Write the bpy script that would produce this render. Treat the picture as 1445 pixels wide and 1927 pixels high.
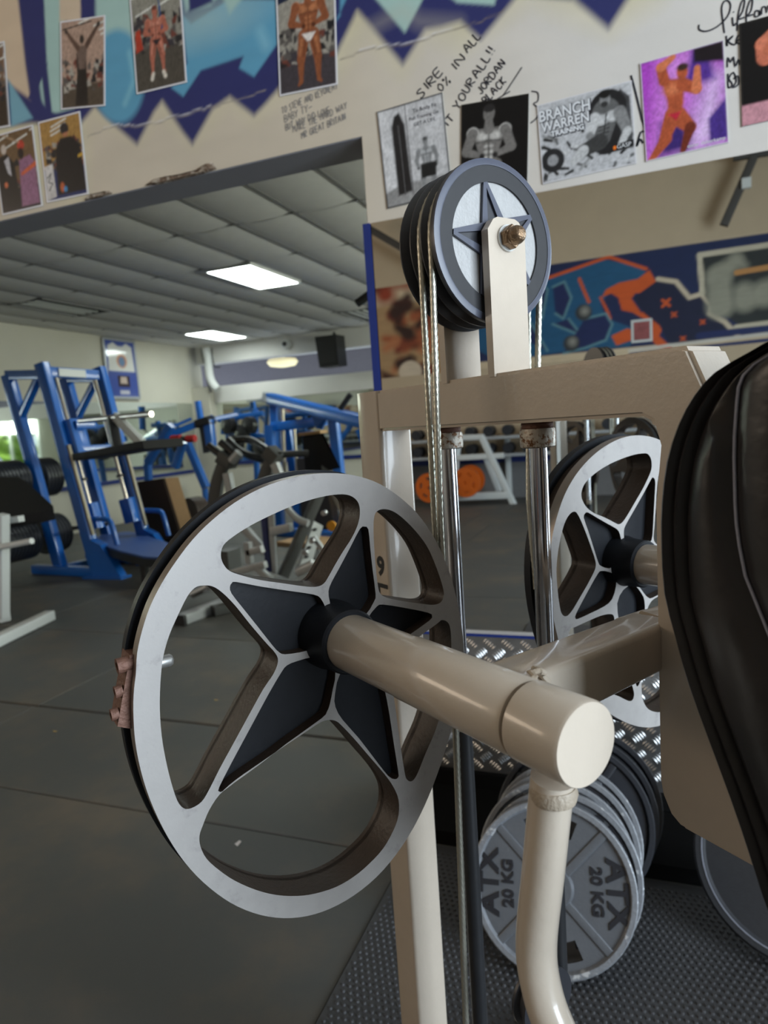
import bpy, bmesh, math, random
import numpy as np
from math import sin, cos, pi, radians, hypot, atan2, sqrt
from mathutils import Vector, Matrix
from mathutils.geometry import tessellate_polygon

for _o in list(bpy.data.objects):
    bpy.data.objects.remove(_o)
SC = bpy.context.scene
COL = SC.collection
random.seed(7)
V = Vector

# ------------------------------------------------------------------ camera
# world: X along the mirror wall (right), Y into the place, Z up, floor at 0
FPX, IW, IH = 1280.0, 1445.0, 1927.0
CAM = V((0, 0, 1.40))
ROLL, PITCH, YAW = radians(3.89), radians(7.18), radians(21.1)


def cam_basis():
    f = V((0, cos(PITCH), -sin(PITCH)))
    r0 = V((1, 0, 0))
    u0 = r0.cross(f)
    r = r0 * cos(ROLL) - u0 * sin(ROLL)
    u = r0 * sin(ROLL) + u0 * cos(ROLL)
    R = Matrix.Rotation(YAW, 3, 'Z')
    return R @ r, R @ u, R @ f


CR, CU, CF = cam_basis()
cam_d = bpy.data.cameras.new('camera')
cam = bpy.data.objects.new('camera', cam_d)
COL.objects.link(cam)
cam_d.sensor_fit = 'VERTICAL'
cam_d.sensor_height = 36.0
cam_d.sensor_width = 27.0
cam_d.lens = FPX / IH * 36.0
cam_d.clip_start = 0.02
cam_d.dof.use_dof = True
cam_d.dof.focus_distance = 0.74
cam_d.dof.aperture_fstop = 6.6
m = Matrix((CR, CU, -CF)).transposed().to_4x4()
m.translation = CAM
cam.matrix_world = m
SC.camera = cam

# ------------------------------------------------------------------ light
SC.view_settings.view_transform = 'Standard'
SC.view_settings.look = 'None'
SC.view_settings.gamma = 1.0
SC.view_settings.use_curve_mapping = False
SC.view_settings.exposure = 0.0
try:
    SC.cycles.use_denoising = True
    SC.cycles.max_bounces = 8
    SC.cycles.diffuse_bounces = 4
    SC.cycles.glossy_bounces = 5
    SC.cycles.sample_clamp_indirect = 6.0
    SC.cycles.caustics_reflective = False
    SC.cycles.caustics_refractive = False
except Exception:
    pass

world = bpy.data.worlds.new('sky')
SC.world = world
world.use_nodes = True
wn = world.node_tree.nodes
bg = wn['Background']
bg.inputs['Color'].default_value = (0.75, 0.87, 1.0, 1)
bg.inputs['Strength'].default_value = 1.6


def area_light(name, loc, target, sx, sy, power, color):
    d = bpy.data.lights.new(name, 'AREA')
    d.shape = 'RECTANGLE'
    d.size, d.size_y = sx, sy
    d.energy = power
    d.color = color
    o = bpy.data.objects.new(name, d)
    COL.objects.link(o)
    o.location = loc
    o.rotation_euler = (V(target) - V(loc)).to_track_quat('-Z', 'Y').to_euler()
    return o


# daylight through the open roller door on the right of the hall
area_light('daylight_roller_door', (4.58, -1.1, 1.9), (-4, -1.1, 1.5), 3.4, 3.4, 480, (0.77, 0.89, 1.0))
# daylight through the garden windows of the back room
area_light('daylight_garden_window', (3.10, 8.0, 2.25), (-4, 8.0, 1.2), 4.6, 0.5, 330, (0.95, 1.0, 0.88))
# sun from behind the building: it only reaches the hedge outside
sun_d = bpy.data.lights.new('sun', 'SUN')
sun_d.energy = 7.0
sun_d.angle = 0.009
sun_d.color = (1.0, 0.95, 0.85)
sun = bpy.data.objects.new('sun', sun_d)
COL.objects.link(sun)
sun.rotation_euler = Vector((0.62, 0.12, -0.78)).to_track_quat('-Z', 'Y').to_euler()
# added warm fill light from the unseen left side of the hall
area_light('warm_left_fill', (-8.9, -2.5, 3.6), (0, -1.0, 1.0), 5.0, 1.3, 105, (1.0, 0.72, 0.44))


# ------------------------------------------------------------------ picture to place
def D(x, y):
    return CF + CR * ((x - IW / 2) / FPX) - CU * ((y - IH / 2) / FPX)


def PY(x, y, Y):
    d = D(x, y)
    return CAM + d * (Y / d.y)


def PX(x, y, X):
    d = D(x, y)
    return CAM + d * (X / d.x)


def PZ(x, y, z):
    d = D(x, y)
    return CAM + d * ((z - CAM.z) / d.z)


def PT(x, y, t):
    return CAM + D(x, y) * t


# machine axes: A from the far post to the back pad, B across the machine
PHI = radians(33.5) + YAW
AV = V((sin(PHI), -cos(PHI), 0))
BV = V((cos(PHI), sin(PHI), 0))
ZV = V((0, 0, 1))


def MP(a, b, z):          # machine coordinates (z above the floor) to world
    return AV * a + BV * b + V((0, 0, z))


def on_b(x, y, b):
    d = D(x, y)
    p = d * (b / d.dot(BV))
    return p.dot(AV), b, p.z + CAM.z


def on_a(x, y, a):
    d = D(x, y)
    p = d * (a / d.dot(AV))
    return a, p.dot(BV), p.z + CAM.z


# ------------------------------------------------------------------ materials
MATS = {}


def lin(c):
    return tuple((x / 12.92 if x <= 0.04045 else ((x + 0.055) / 1.055) ** 2.4) for x in c)


def rgb(r, g, b):
    return lin((r / 255.0, g / 255.0, b / 255.0))


def mat(name, color, rough=0.5, metal=0.0, coat=0.0, var=0.12, scale=30.0, bump=0.0, bscale=None,
        second=None, sec_lo=0.55, sec_hi=0.7, sec_scale=12.0, spec=0.5, emit=None, estr=0.0, rvar=0.0, attr=None,
        trans=0.0, alpha=1.0, stretch=None):
    if name in MATS:
        return MATS[name]
    M = bpy.data.materials.new(name)
    M.use_nodes = True
    nt = M.node_tree
    N, L = nt.nodes, nt.links
    p = N['Principled BSDF']
    p.inputs['Roughness'].default_value = rough
    p.inputs['Metallic'].default_value = metal
    p.inputs['Specular IOR Level'].default_value = spec
    p.inputs['Coat Weight'].default_value = coat
    p.inputs['Coat Roughness'].default_value = 0.08
    tc = N.new('ShaderNodeTexCoord')
    vec = tc.outputs['Object']
    if stretch:
        mp = N.new('ShaderNodeMapping')
        mp.inputs['Scale'].default_value = stretch
        L.new(vec, mp.inputs['Vector'])
        vec = mp.outputs['Vector']
    nz = N.new('ShaderNodeTexNoise')
    nz.inputs['Scale'].default_value = scale
    nz.inputs['Detail'].default_value = 5.0
    L.new(vec, nz.inputs['Vector'])
    mr = N.new('ShaderNodeMapRange')
    mr.inputs['To Min'].default_value = 1.0 - var
    mr.inputs['To Max'].default_value = 1.0 + var
    L.new(nz.outputs['Fac'], mr.inputs['Value'])
    mul = N.new('ShaderNodeVectorMath')
    mul.operation = 'SCALE'
    L.new(mr.outputs['Result'], mul.inputs['Scale'])
    if attr:
        at = N.new('ShaderNodeAttribute')
        at.attribute_name = attr
        L.new(at.outputs['Color'], mul.inputs[0])
    else:
        mul.inputs[0].default_value = color
    out = mul.outputs[0]
    if second is not None:
        n2 = N.new('ShaderNodeTexNoise')
        n2.inputs['Scale'].default_value = sec_scale
        n2.inputs['Detail'].default_value = 8.0
        n2.inputs['Roughness'].default_value = 0.65
        L.new(vec, n2.inputs['Vector'])
        r2 = N.new('ShaderNodeMapRange')
        r2.interpolation_type = 'SMOOTHSTEP'
        r2.inputs['From Min'].default_value = sec_lo
        r2.inputs['From Max'].default_value = sec_hi
        L.new(n2.outputs['Fac'], r2.inputs['Value'])
        mx = N.new('ShaderNodeMix')
        mx.data_type = 'RGBA'
        L.new(r2.outputs['Result'], mx.inputs[0])
        L.new(out, mx.inputs[6])
        mx.inputs[7].default_value = (*second, 1)
        out = mx.outputs[2]
    L.new(out, p.inputs['Base Color'])
    if rvar:
        rr = N.new('ShaderNodeMapRange')
        rr.inputs['To Min'].default_value = max(0.02, rough - rvar)
        rr.inputs['To Max'].default_value = min(1.0, rough + rvar)
        L.new(nz.outputs['Fac'], rr.inputs['Value'])
        L.new(rr.outputs['Result'], p.inputs['Roughness'])
    if bump:
        nb = N.new('ShaderNodeTexNoise')
        nb.inputs['Scale'].default_value = bscale or scale
        nb.inputs['Detail'].default_value = 4.0
        L.new(vec, nb.inputs['Vector'])
        b = N.new('ShaderNodeBump')
        b.inputs['Strength'].default_value = bump
        b.inputs['Distance'].default_value = 0.004
        L.new(nb.outputs['Fac'], b.inputs['Height'])
        L.new(b.outputs['Normal'], p.inputs['Normal'])
    if emit:
        p.inputs['Emission Color'].default_value = (*emit, 1)
        p.inputs['Emission Strength'].default_value = estr
    MATS[name] = M
    return M


CREAM = mat('cream_machine_paint', (0.58, 0.50, 0.41), 0.28, coat=0.5, var=0.05, scale=40, bump=0.07, bscale=150,
            second=(0.42, 0.34, 0.25), sec_lo=0.70, sec_hi=0.80, sec_scale=22)
ALU = mat('machined_aluminium', (0.36, 0.34, 0.325), 0.55, metal=0.15, var=0.10, scale=60, bump=0.03, bscale=320,
          second=(0.24, 0.225, 0.22), sec_lo=0.56, sec_hi=0.78, sec_scale=35, rvar=0.08)
CAST = mat('black_casting_paint', (0.010, 0.011, 0.014), 0.5, spec=0.22, var=0.2, scale=80, bump=0.05, bscale=220,
           second=(0.16, 0.15, 0.16), sec_lo=0.725, sec_hi=0.75, sec_scale=40)
CASTBROWN = mat('worn_brown_casting', (0.040, 0.026, 0.018), 0.5, var=0.35, scale=50, bump=0.2, bscale=200,
                second=(0.10, 0.075, 0.06), sec_lo=0.66, sec_hi=0.76, sec_scale=60)
CHROME = mat('chromed_steel', (0.62, 0.62, 0.65), 0.16, metal=1.0, var=0.10, scale=30, rvar=0.06)
BLACKROD = mat('black_steel_rod', (0.03, 0.031, 0.034), 0.42, metal=0.3, var=0.2, scale=60)
RUSTZINC = mat('rusty_zinc_collar', (0.48, 0.44, 0.38), 0.5, metal=0.5, var=0.15, scale=90, bump=0.3, bscale=200,
               second=(0.16, 0.075, 0.03), sec_lo=0.50, sec_hi=0.60, sec_scale=120)
RUST = mat('rust_brown_steel', (0.17, 0.085, 0.06), 0.6, metal=0.3, var=0.3, scale=120, bump=0.4, bscale=220)
BRASSY = mat('bronze_nut', (0.25, 0.165, 0.10), 0.38, metal=0.85, var=0.2, scale=150, bump=0.4, bscale=300)
CABLE = mat('steel_wire_cable', (0.48, 0.47, 0.40), 0.38, metal=0.75, var=0.15, scale=60)
SHEAVE = mat('black_sheave_plastic', (0.030, 0.031, 0.038), 0.38, var=0.15, scale=60)
SHEAVEEDGE = mat('blue_grey_sheave_flange', (0.075, 0.082, 0.115), 0.34, var=0.1, scale=60)
SHEAVEINSET = mat('cast_silver_inset', (0.38, 0.375, 0.37), 0.5, metal=0.15, var=0.1, scale=120, bump=0.15, bscale=260)
LEATHER = mat('black_leather', (0.016, 0.014, 0.014), 0.36, var=0.2, scale=25, bump=0.35, bscale=28, rvar=0.08)
STITCH = mat('grey_blue_thread', (0.30, 0.31, 0.38), 0.6, var=0.2, scale=300)
RUBBER = mat('black_rubber', (0.02, 0.02, 0.022), 0.6, var=0.25, scale=40)


# ------------------------------------------------------------------ mesh building
class MB:
    def __init__(s):
        s.v, s.f, s.mi = [], [], []

    def add(s, verts, faces, mi=0):
        o = len(s.v)
        s.v += [V(p) for p in verts]
        s.f += [tuple(i + o for i in f) for f in faces]
        s.mi += [mi] * len(faces)
        return s

    def rings(s, rings, close=True, cap=True, mi=0):
        n = len(rings[0])
        vs = [p for r in rings for p in r]
        fs = []
        for k in range(len(rings) - 1):
            for i in range(n if close else n - 1):
                j = (i + 1) % n
                fs.append((k * n + i, k * n + j, (k + 1) * n + j, (k + 1) * n + i))
        if cap:
            fs.append(tuple(range(n))[::-1])
            o = (len(rings) - 1) * n
            fs.append(tuple(o + i for i in range(n)))
        return s.add(vs, fs, mi)

    def box(s, c, size, R=None, mi=0):
        c = V(c)
        hx, hy, hz = size[0] / 2, size[1] / 2, size[2] / 2
        pts = [V((x, y, z)) for z in (-hz, hz) for x, y in ((-hx, -hy), (hx, -hy), (hx, hy), (-hx, hy))]
        if R is not None:
            pts = [R @ p for p in pts]
        return s.add([c + p for p in pts], [(3, 2, 1, 0), (4, 5, 6, 7), (0, 1, 5, 4), (1, 2, 6, 5), (2, 3, 7, 6), (3, 0, 4, 7)], mi)

    def aabb(s, x0, x1, y0, y1, z0, z1, mi=0):
        return s.box(((x0 + x1) / 2, (y0 + y1) / 2, (z0 + z1) / 2), (x1 - x0, y1 - y0, z1 - z0), None, mi)

    def tube(s, pts, r, n=14, mi=0, cap=True):
        pts = [V(p) for p in pts]
        rs = r if isinstance(r, (list, tuple)) else [r] * len(pts)
        fr = frames(pts)
        rings = [[p + (u * cos(2 * pi * i / n) + w * sin(2 * pi * i / n)) * rr for i in range(n)] for p, rr, (u, w) in zip(pts, rs, fr)]
        return s.rings(rings, True, cap, mi)

    def beam(s, p, q, w, h, up=(0, 0, 1), r=None, mi=0, miter=None):
        """rounded box section between two points; w across, h along up"""
        p, q, up = V(p), V(q), V(up)
        d = (q - p).normalized()
        side = d.cross(up)
        if side.length < 1e-4:
            side = d.cross(V((1, 0, 0)))
        side.normalize()
        upp = side.cross(d).normalized()
        if r is None:
            r = min(w, h) * 0.12
        sec = rrect(w, h, r)
        return s.rings([[p + side * x + upp * y for x, y in sec], [q + side * x + upp * y for x, y in sec]], True, True, mi)

    def lathe(s, prof, o, ax, n=32, mi=0, e=None, closed=False):
        """prof: (radius, along) list around axis ax from o"""
        o, ax = V(o), V(ax).normalized()
        e1 = V(e).normalized() if e else (ax.orthogonal().normalized())
        e2 = ax.cross(e1)
        rings = []
        for rr, a in prof:
            rr = max(rr, 1e-5)
            rings.append([o + ax * a + (e1 * cos(2 * pi * i / n) + e2 * sin(2 * pi * i / n)) * rr for i in range(n)])
        if closed:
            rings.append(rings[0])
        return s.rings(rings, True, not closed, mi)

    def prism(s, outer, holes, o, e1, e2, nrm, d0, d1, mi_f=0, mi_s=0, mi_o=None, mi_b=None):
        """polygon with holes in the (e1,e2) plane extruded from d0 (back) to d1 (front)"""
        loops = [outer] + list(holes)
        flat = [p for l in loops for p in l]
        tris = tessellate_polygon([[V((p[0], p[1], 0)) for p in l] for l in loops])
        P = lambda q, d: o + e1 * q[0] + e2 * q[1] + nrm * d
        n = len(flat)
        vs = [P(q, d1) for q in flat] + [P(q, d0) for q in flat]
        flip = e1.cross(e2).dot(nrm) < 0
        ft, bt = [], []
        for t in tris:
            a, b, c = [flat[i] for i in t]
            ar = (b[0] - a[0]) * (c[1] - a[1]) - (b[1] - a[1]) * (c[0] - a[0])
            t = tuple(t) if (ar > 0) != flip else tuple(t)[::-1]
            ft.append(t)
            bt.append(tuple(i + n for i in t)[::-1])
        s.add(vs, ft, mi_f)
        o2 = len(s.v) - len(vs)
        s.f += [tuple(i + o2 for i in f) for f in bt]
        s.mi += [mi_s if mi_b is None else mi_b] * len(bt)
        k = 0
        for li, l in enumerate(loops):
            vs2 = [P(q, d1) for q in l] + [P(q, d0) for q in l]
            m_ = len(l)
            s.add(vs2, [(i, (i + 1) % m_, m_ + (i + 1) % m_, m_ + i) for i in range(m_)], mi_o if (li == 0 and mi_o is not None) else mi_s)
        return s

    def mesh(s, name, mats, smooth=40, off=V((0, 0, 0)), recalc=True):
        me = bpy.data.meshes.new(name)
        me.from_pydata([tuple(p - off) for p in s.v], [], s.f)
        for m_ in (mats if isinstance(mats, (list, tuple)) else [mats]):
            me.materials.append(m_)
        if any(s.mi):
            me.polygons.foreach_set('material_index', s.mi)
        if recalc:
            bm = bmesh.new()
            bm.from_mesh(me)
            bmesh.ops.remove_doubles(bm, verts=bm.verts, dist=1e-5)
            bmesh.ops.recalc_face_normals(bm, faces=bm.faces)
            bm.to_mesh(me)
            bm.free()
        if smooth:
            me.polygons.foreach_set('use_smooth', [True] * len(me.polygons))
            me.set_sharp_from_angle(angle=radians(smooth))
        return me

    def build(s, name, mats, parent=None, smooth=40, base=None, recalc=True):
        """one mesh object; a part keeps its thing's origin, a thing gets its own base as origin"""
        if parent is not None:
            off = WLOC[parent.name]
        elif base is not None:
            off = V(base)
        else:
            xs = [p.x for p in s.v]; ys = [p.y for p in s.v]; zs = [p.z for p in s.v]
            off = V(((min(xs) + max(xs)) / 2, (min(ys) + max(ys)) / 2, min(zs)))
        me = s.mesh(name, mats, smooth, off, recalc)
        o = bpy.data.objects.new(name, me)
        COL.objects.link(o)
        if parent is not None:
            o.parent = parent
        else:
            o.location = off
        WLOC[o.name] = V(off)
        return o


WLOC = {}


def frames(pts):
    out = []
    prev = None
    for i, p in enumerate(pts):
        d = (pts[min(i + 1, len(pts) - 1)] - pts[max(i - 1, 0)]).normalized()
        if prev is None:
            u = d.orthogonal().normalized()
        else:
            u = (prev - d * prev.dot(d))
            u = u.normalized() if u.length > 1e-6 else d.orthogonal().normalized()
        prev = u
        out.append((u, d.cross(u)))
    return out


def rrect(w, h, r, n=3):
    pts = []
    r = min(r, w / 2 - 1e-5, h / 2 - 1e-5)
    for cx, cy, a0 in ((w / 2 - r, h / 2 - r, 0), (-w / 2 + r, h / 2 - r, pi / 2), (-w / 2 + r, -h / 2 + r, pi), (w / 2 - r, -h / 2 + r, 1.5 * pi)):
        for i in range(n + 1):
            a = a0 + pi / 2 * i / n
            pts.append((cx + r * cos(a), cy + r * sin(a)))
    return pts


def smooth_closed(P, k=3):
    n = len(P)
    out = []
    for i in range(n):
        p0, p1, p2, p3 = P[i - 1], P[i], P[(i + 1) % n], P[(i + 2) % n]
        for j in range(k):
            t = j / k
            out.append(tuple(0.5 * ((2 * b) + (-a + c) * t + (2 * a - 5 * b + 4 * c - d) * t * t + (-a + 3 * b - 3 * c + d) * t ** 3)
                             for a, b, c, d in zip(p0, p1, p2, p3)))
    return out


def smooth_open(P, k=4):
    P = [V(p) for p in P]
    out = []
    for i in range(len(P) - 1):
        p0, p1, p2, p3 = P[max(i - 1, 0)], P[i], P[i + 1], P[min(i + 2, len(P) - 1)]
        for j in range(k):
            t = j / k
            out.append(0.5 * ((2 * p1) + (p2 - p0) * t + (2 * p0 - 5 * p1 + 4 * p2 - p3) * t * t + (3 * p1 - p0 - 3 * p2 + p3) * t ** 3))
    out.append(P[-1])
    return out


def tag(o, label, cat, group=None):
    o['label'] = label
    o['category'] = cat
    if group:
        o['group'] = group
    return o


def thing(name, label, cat, loc, group=None):
    o = bpy.data.objects.new(name, None)
    o.empty_display_size = 0.1
    COL.objects.link(o)
    o.location = loc
    WLOC[o.name] = V(loc)
    return tag(o, label, cat, group)


def struct(o):
    o['kind'] = 'structure'
    return o


def stuff(o):
    o['kind'] = 'stuff'
    return o


def clone(o, name=None, parent=None):
    c = o.copy()
    if name:
        c.name = name
    COL.objects.link(c)
    c.parent = parent
    return c


def clone_tree(root):
    r = clone(root)
    for ch in list(root.children):
        c = clone(ch, None, r)
        for g in list(ch.children):
            clone(g, None, c)
    return r


def text_mesh(body, size, extrude=0.0, bold=0.0):
    cu = bpy.data.curves.new('text', 'FONT')
    cu.body = body
    cu.size = size
    cu.extrude = extrude
    cu.offset = bold
    cu.resolution_u = 3
    cu.align_x = 'CENTER'
    cu.align_y = 'CENTER'
    t = bpy.data.objects.new('text', cu)
    COL.objects.link(t)
    dg = bpy.context.evaluated_depsgraph_get()
    me = bpy.data.meshes.new_from_object(t.evaluated_get(dg))
    bpy.data.objects.remove(t)
    bpy.data.curves.remove(cu)
    return me


def text_into(mb, body, size, o, e1, e2, nrm, depth=0.0, mi=0, sx=1.0, bold=0.0):
    me = text_mesh(body, size, depth, bold)
    vs = [V(o) + e1 * (v.co.x * sx) + e2 * v.co.y + nrm * v.co.z for v in me.vertices]
    fs = [tuple(p.vertices) for p in me.polygons]
    bpy.data.meshes.remove(me)
    mb.add(vs, fs, mi)

# ================================================================== the rooms
YW, YB = 2.35, 2.53                # mirror wall front and back
XE = -0.896                        # its free end, left of it the opening under the bulkhead
ZBULK = 2.406
HALL = (-9.0, 4.6, -7.3)           # x0, x1, y0
HZ = 5.3
RX0, RX1, RY1 = -8.7, 3.0, 12.2    # back room
CZ = 3.275                         # its ceiling tiles

WALLC = mat('cream_wall_paint', (0.56, 0.50, 0.42), 0.75, var=0.06, scale=3, bump=0.15, bscale=60)
WALLW = mat('white_wall_paint', (0.66, 0.65, 0.62), 0.7, var=0.05, scale=3, bump=0.12, bscale=60)
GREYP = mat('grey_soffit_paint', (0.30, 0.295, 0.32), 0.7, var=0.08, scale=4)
FLOORB = mat('dusty_screed', (0.075, 0.06, 0.045), 0.9, var=0.3, scale=15)
RUBTILE = mat('rubber_floor_tile', (0.074, 0.076, 0.072), 0.60, var=0.22, scale=260, bump=0.2, bscale=400,
              second=(0.130, 0.108, 0.082), sec_lo=0.42, sec_hi=0.72, sec_scale=1.3, rvar=0.08)
MIRROR = mat('mirror_glass', (0.86, 0.89, 0.88), 0.012, metal=1.0, var=0.01, scale=2)
MIRRORB = mat('back_room_mirror_glass', (0.80, 0.86, 0.82), 0.03, metal=1.0, var=0.01, scale=2)
NAVY = mat('navy_trim_paint', (0.012, 0.028, 0.16), 0.4, var=0.1, scale=20)
ATTR = mat('spray_painted_plaster', (1, 1, 1), 0.72, var=0.045, scale=7, bump=0.12, bscale=70, attr='Col')
PRINT = mat('photo_print', (1, 1, 1), 0.32, var=0.02, scale=40, attr='Col', spec=0.4)
BLOCK = mat('painted_block_wall', (0.60, 0.58, 0.50), 0.7, var=0.05, scale=3)
TILEM = mat('ceiling_tile_mineral', (0.70, 0.695, 0.68), 0.9, var=0.06, scale=8, bump=0.15, bscale=90)
GRID = mat('grey_ceiling_grid', (0.20, 0.20, 0.20), 0.6, var=0.05)
PANEL = mat('lit_panel_diffuser', (0.9, 0.9, 0.9), 0.5, var=0.0, emit=(0.90, 1.0, 0.95), estr=18.0)
WHITEP = mat('white_enamel', (0.62, 0.64, 0.63), 0.4, var=0.06, scale=12)
BLACKP = mat('black_plastic', (0.012, 0.012, 0.013), 0.45, var=0.2, scale=30)
GLASS = mat('window_glass', (0.9, 0.95, 0.92), 0.05, var=0.0)
PLINTH_SHADE = mat('black_skirting_and_shade', (0.006, 0.006, 0.006), 0.9, var=0.2, spec=0.1)  # skirting black, also used for the deep shade on the floor


def wbox(name, x0, x1, y0, y1, z0, z1, m_, parent=None):
    o = MB().aabb(x0, x1, y0, y1, z0, z1).build(name, m_, parent, smooth=0)
    return o


# floors -----------------------------------------------------------
fl = struct(wbox('floor', HALL[0], HALL[1], HALL[2], RY1, -0.15, -0.014, FLOORB))
TW = 1.22


def tile_mesh(w, d):
    b = MB()
    g, c = 0.004, 0.003
    z0, z1 = -0.014, 0.0
    lo = [(g, g, z0), (w - g, g, z0), (w - g, d - g, z0), (g, d - g, z0)]
    mid = [(x, y, z1 - c) for x, y, _ in lo]
    hi = [(g + c, g + c, z1), (w - g - c, g + c, z1), (w - g - c, d - g - c, z1), (g + c, d - g - c, z1)]
    b.rings([[V(p) for p in lo], [V(p) for p in mid], [V(p) for p in hi]])
    return b.mesh('floor_tile', RUBTILE, smooth=0)


rows = []
y = 2.664
while y < RY1 - 0.05:
    rows.append((y, min(1.22, RY1 - y))); y += 1.22
y = 2.65
y = 1.93
rows.append((1.93, 0.72))
y = -0.51
rows.append((-0.51, 2.44))
while y > HALL[2] + 0.1:
    dd = min(1.22, y - HALL[2]); y -= dd
    rows.append((y, dd))
tcache = {}
for k, (y0, dd) in enumerate(rows):
    near = dd in (0.72, 2.44)
    tw = 2.4 if near else TW
    x = (-0.75 - 4 * 2.4) if near else HALL[0] - (0.61 if k % 2 else 0.25)
    while x < HALL[1]:
        xa, xb = max(x, HALL[0]), min(x + tw, HALL[1])
        x += tw
        if xb - xa < 0.05:
            continue
        key = (round(xb - xa, 3), round(dd, 3))
        if key not in tcache:
            tcache[key] = tile_mesh(*key)
        o = bpy.data.objects.new('floor_tile', tcache[key])
        COL.objects.link(o)
        o.parent = fl
        o.location = V((xa, y0, 0)) - WLOC['floor']

# hall shell ---------------------------------------------------------
wm = struct(wbox('wall_mirror', XE, HALL[1], YW + 0.003, YB, 0, HZ, WALLW))
wb = struct(MB().aabb(HALL[0], XE, YW + 0.003, YB, ZBULK + 0.002, HZ).build('wall_bulkhead', WALLC, smooth=0))
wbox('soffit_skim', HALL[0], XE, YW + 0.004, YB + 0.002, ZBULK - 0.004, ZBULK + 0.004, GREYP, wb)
struct(wbox('wall_hall_left', HALL[0] - 0.2, HALL[0], HALL[2], YB, 0, 2.7, WALLC))
struct(wbox('wall_hall_left_upper', HALL[0] - 0.2, HALL[0], HALL[2], YB, 4.5, HZ, WALLC))
struct(wbox('wall_hall_left_side', HALL[0] - 0.2, HALL[0], 0.2, YB, 2.7, 4.5, WALLC))
struct(wbox('wall_hall_left_rear', HALL[0] - 0.2, HALL[0], HALL[2], -5.2, 2.7, 4.5, WALLC))
struct(wbox('wall_mural', HALL[0], HALL[1], HALL[2] - 0.2, HALL[2] - 0.004, 0, HZ, mat('tan_hall_wall', (0.50, 0.395, 0.27), 0.75, var=0.06, scale=3)))
struct(wbox('wall_right_front', HALL[1], HALL[1] + 0.2, 0.7, YB, 0, HZ, WALLC))
struct(wbox('wall_right_rear', HALL[1], HALL[1] + 0.2, HALL[2], -2.9, 0, HZ, WALLC))
struct(wbox('wall_right_lintel', HALL[1], HALL[1] + 0.2, -2.9, 0.7, 3.7, HZ, WALLC))
struct(wbox('ceiling_hall', HALL[0] - 0.2, HALL[1] + 0.2, HALL[2] - 0.2, YB, HZ, HZ + 0.15, WALLC))
# added frame around the left fill light, and the door frame
w2 = struct(MB().aabb(-9.06, -9.0, -5.2, 0.2, 2.7, 2.78).aabb(-9.06, -9.0, -5.2, 0.2, 4.42, 4.5).build('fill_light_frame', WHITEP, smooth=0))
for yy in (-5.16, -3.36, -1.6, 0.16):
    wbox('mullion', -9.06, -9.0, yy - 0.03, yy + 0.03, 2.78, 4.42, WHITEP, w2)
d1 = struct(MB().aabb(4.56, 4.64, -2.96, -2.88, 0, 3.76).aabb(4.56, 4.64, 0.68, 0.76, 0, 3.76).aabb(4.56, 4.64, -2.88, 0.68, 3.66, 3.76).build('door_1', WHITEP, smooth=0))

# back room shell ------------------------------------------------------
bl = lambda x, y_: PX(x, y_, RX0).z
zbm = PY(402, 684.5, RY1).z
zbt = PY(412, 727, RY1).z
zbb = PY(412, 758, RY1).z
zdd = PY(430, 872, RY1).z
zlm = PX(205, 757, RX0).z
struct(wbox('wall_left', RX0 - 0.2, RX0, YB, RY1 + 0.2, 0, CZ + 0.1, BLOCK))
wk = struct(wbox('wall_back', RX0, RX1, RY1, RY1 + 0.2, 0, zdd, BLOCK))
wbox('mirror_backing', RX0, RX1, RY1 + 0.02, RY1 + 0.2, zdd, zbb, BLOCK, wk)
wbox('ring_beam', RX0 + 0.1, RX1, RY1 - 0.06, RY1 + 0.2, zbb, zbt, WALLW, wk)
wbox('roof_beam', RX0 + 0.1, RX1, RY1 - 0.1, RY1 + 0.2, zbm, CZ + 0.1, WALLW, wk)
struct(wbox('wall_far', RX0 - 9, RX1, RY1 + 2.6, RY1 + 2.7, 1.5, 4.0, mat('lilac_grey_wall', (0.20, 0.19, 0.22), 0.8)))
struct(wbox('ceiling_far', RX0 - 9, RX1, RY1 + 0.2, RY1 + 2.7, 3.25, 3.35, mat('lilac_grey_wall', (0.2, 0.2, 0.2))))
struct(wbox('wall_right', RX1, RX1 + 0.2, YB, RY1 + 0.2, 0, 0.85, BLOCK))
struct(wbox('wall_right_upper', RX1, RX1 + 0.2, YB, RY1 + 0.2, 2.55, CZ + 0.1, BLOCK))
struct(wbox('wall_right_side', RX1, RX1 + 0.2, YB, 5.6, 0.85, 2.55, BLOCK))
struct(wbox('wall_right_far', RX1, RX1 + 0.2, 10.4, RY1 + 0.2, 0.85, 2.55, BLOCK))
w1 = struct(MB().aabb(3.0, 3.08, 5.6, 10.4, 0.85, 0.92).aabb(3.0, 3.08, 5.6, 10.4, 2.48, 2.55).build('window_1', WHITEP, smooth=0))
for k in range(5):
    yy = 5.63 + k * 1.185
    wbox('mullion', 3.0, 3.08, yy - 0.03, yy + 0.03, 0.92, 2.48, WHITEP, w1)
struct(wbox('ceiling', RX0, RX1, YB, RY1 + 0.2, CZ + 0.06, CZ + 0.2, GREYP))

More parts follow.
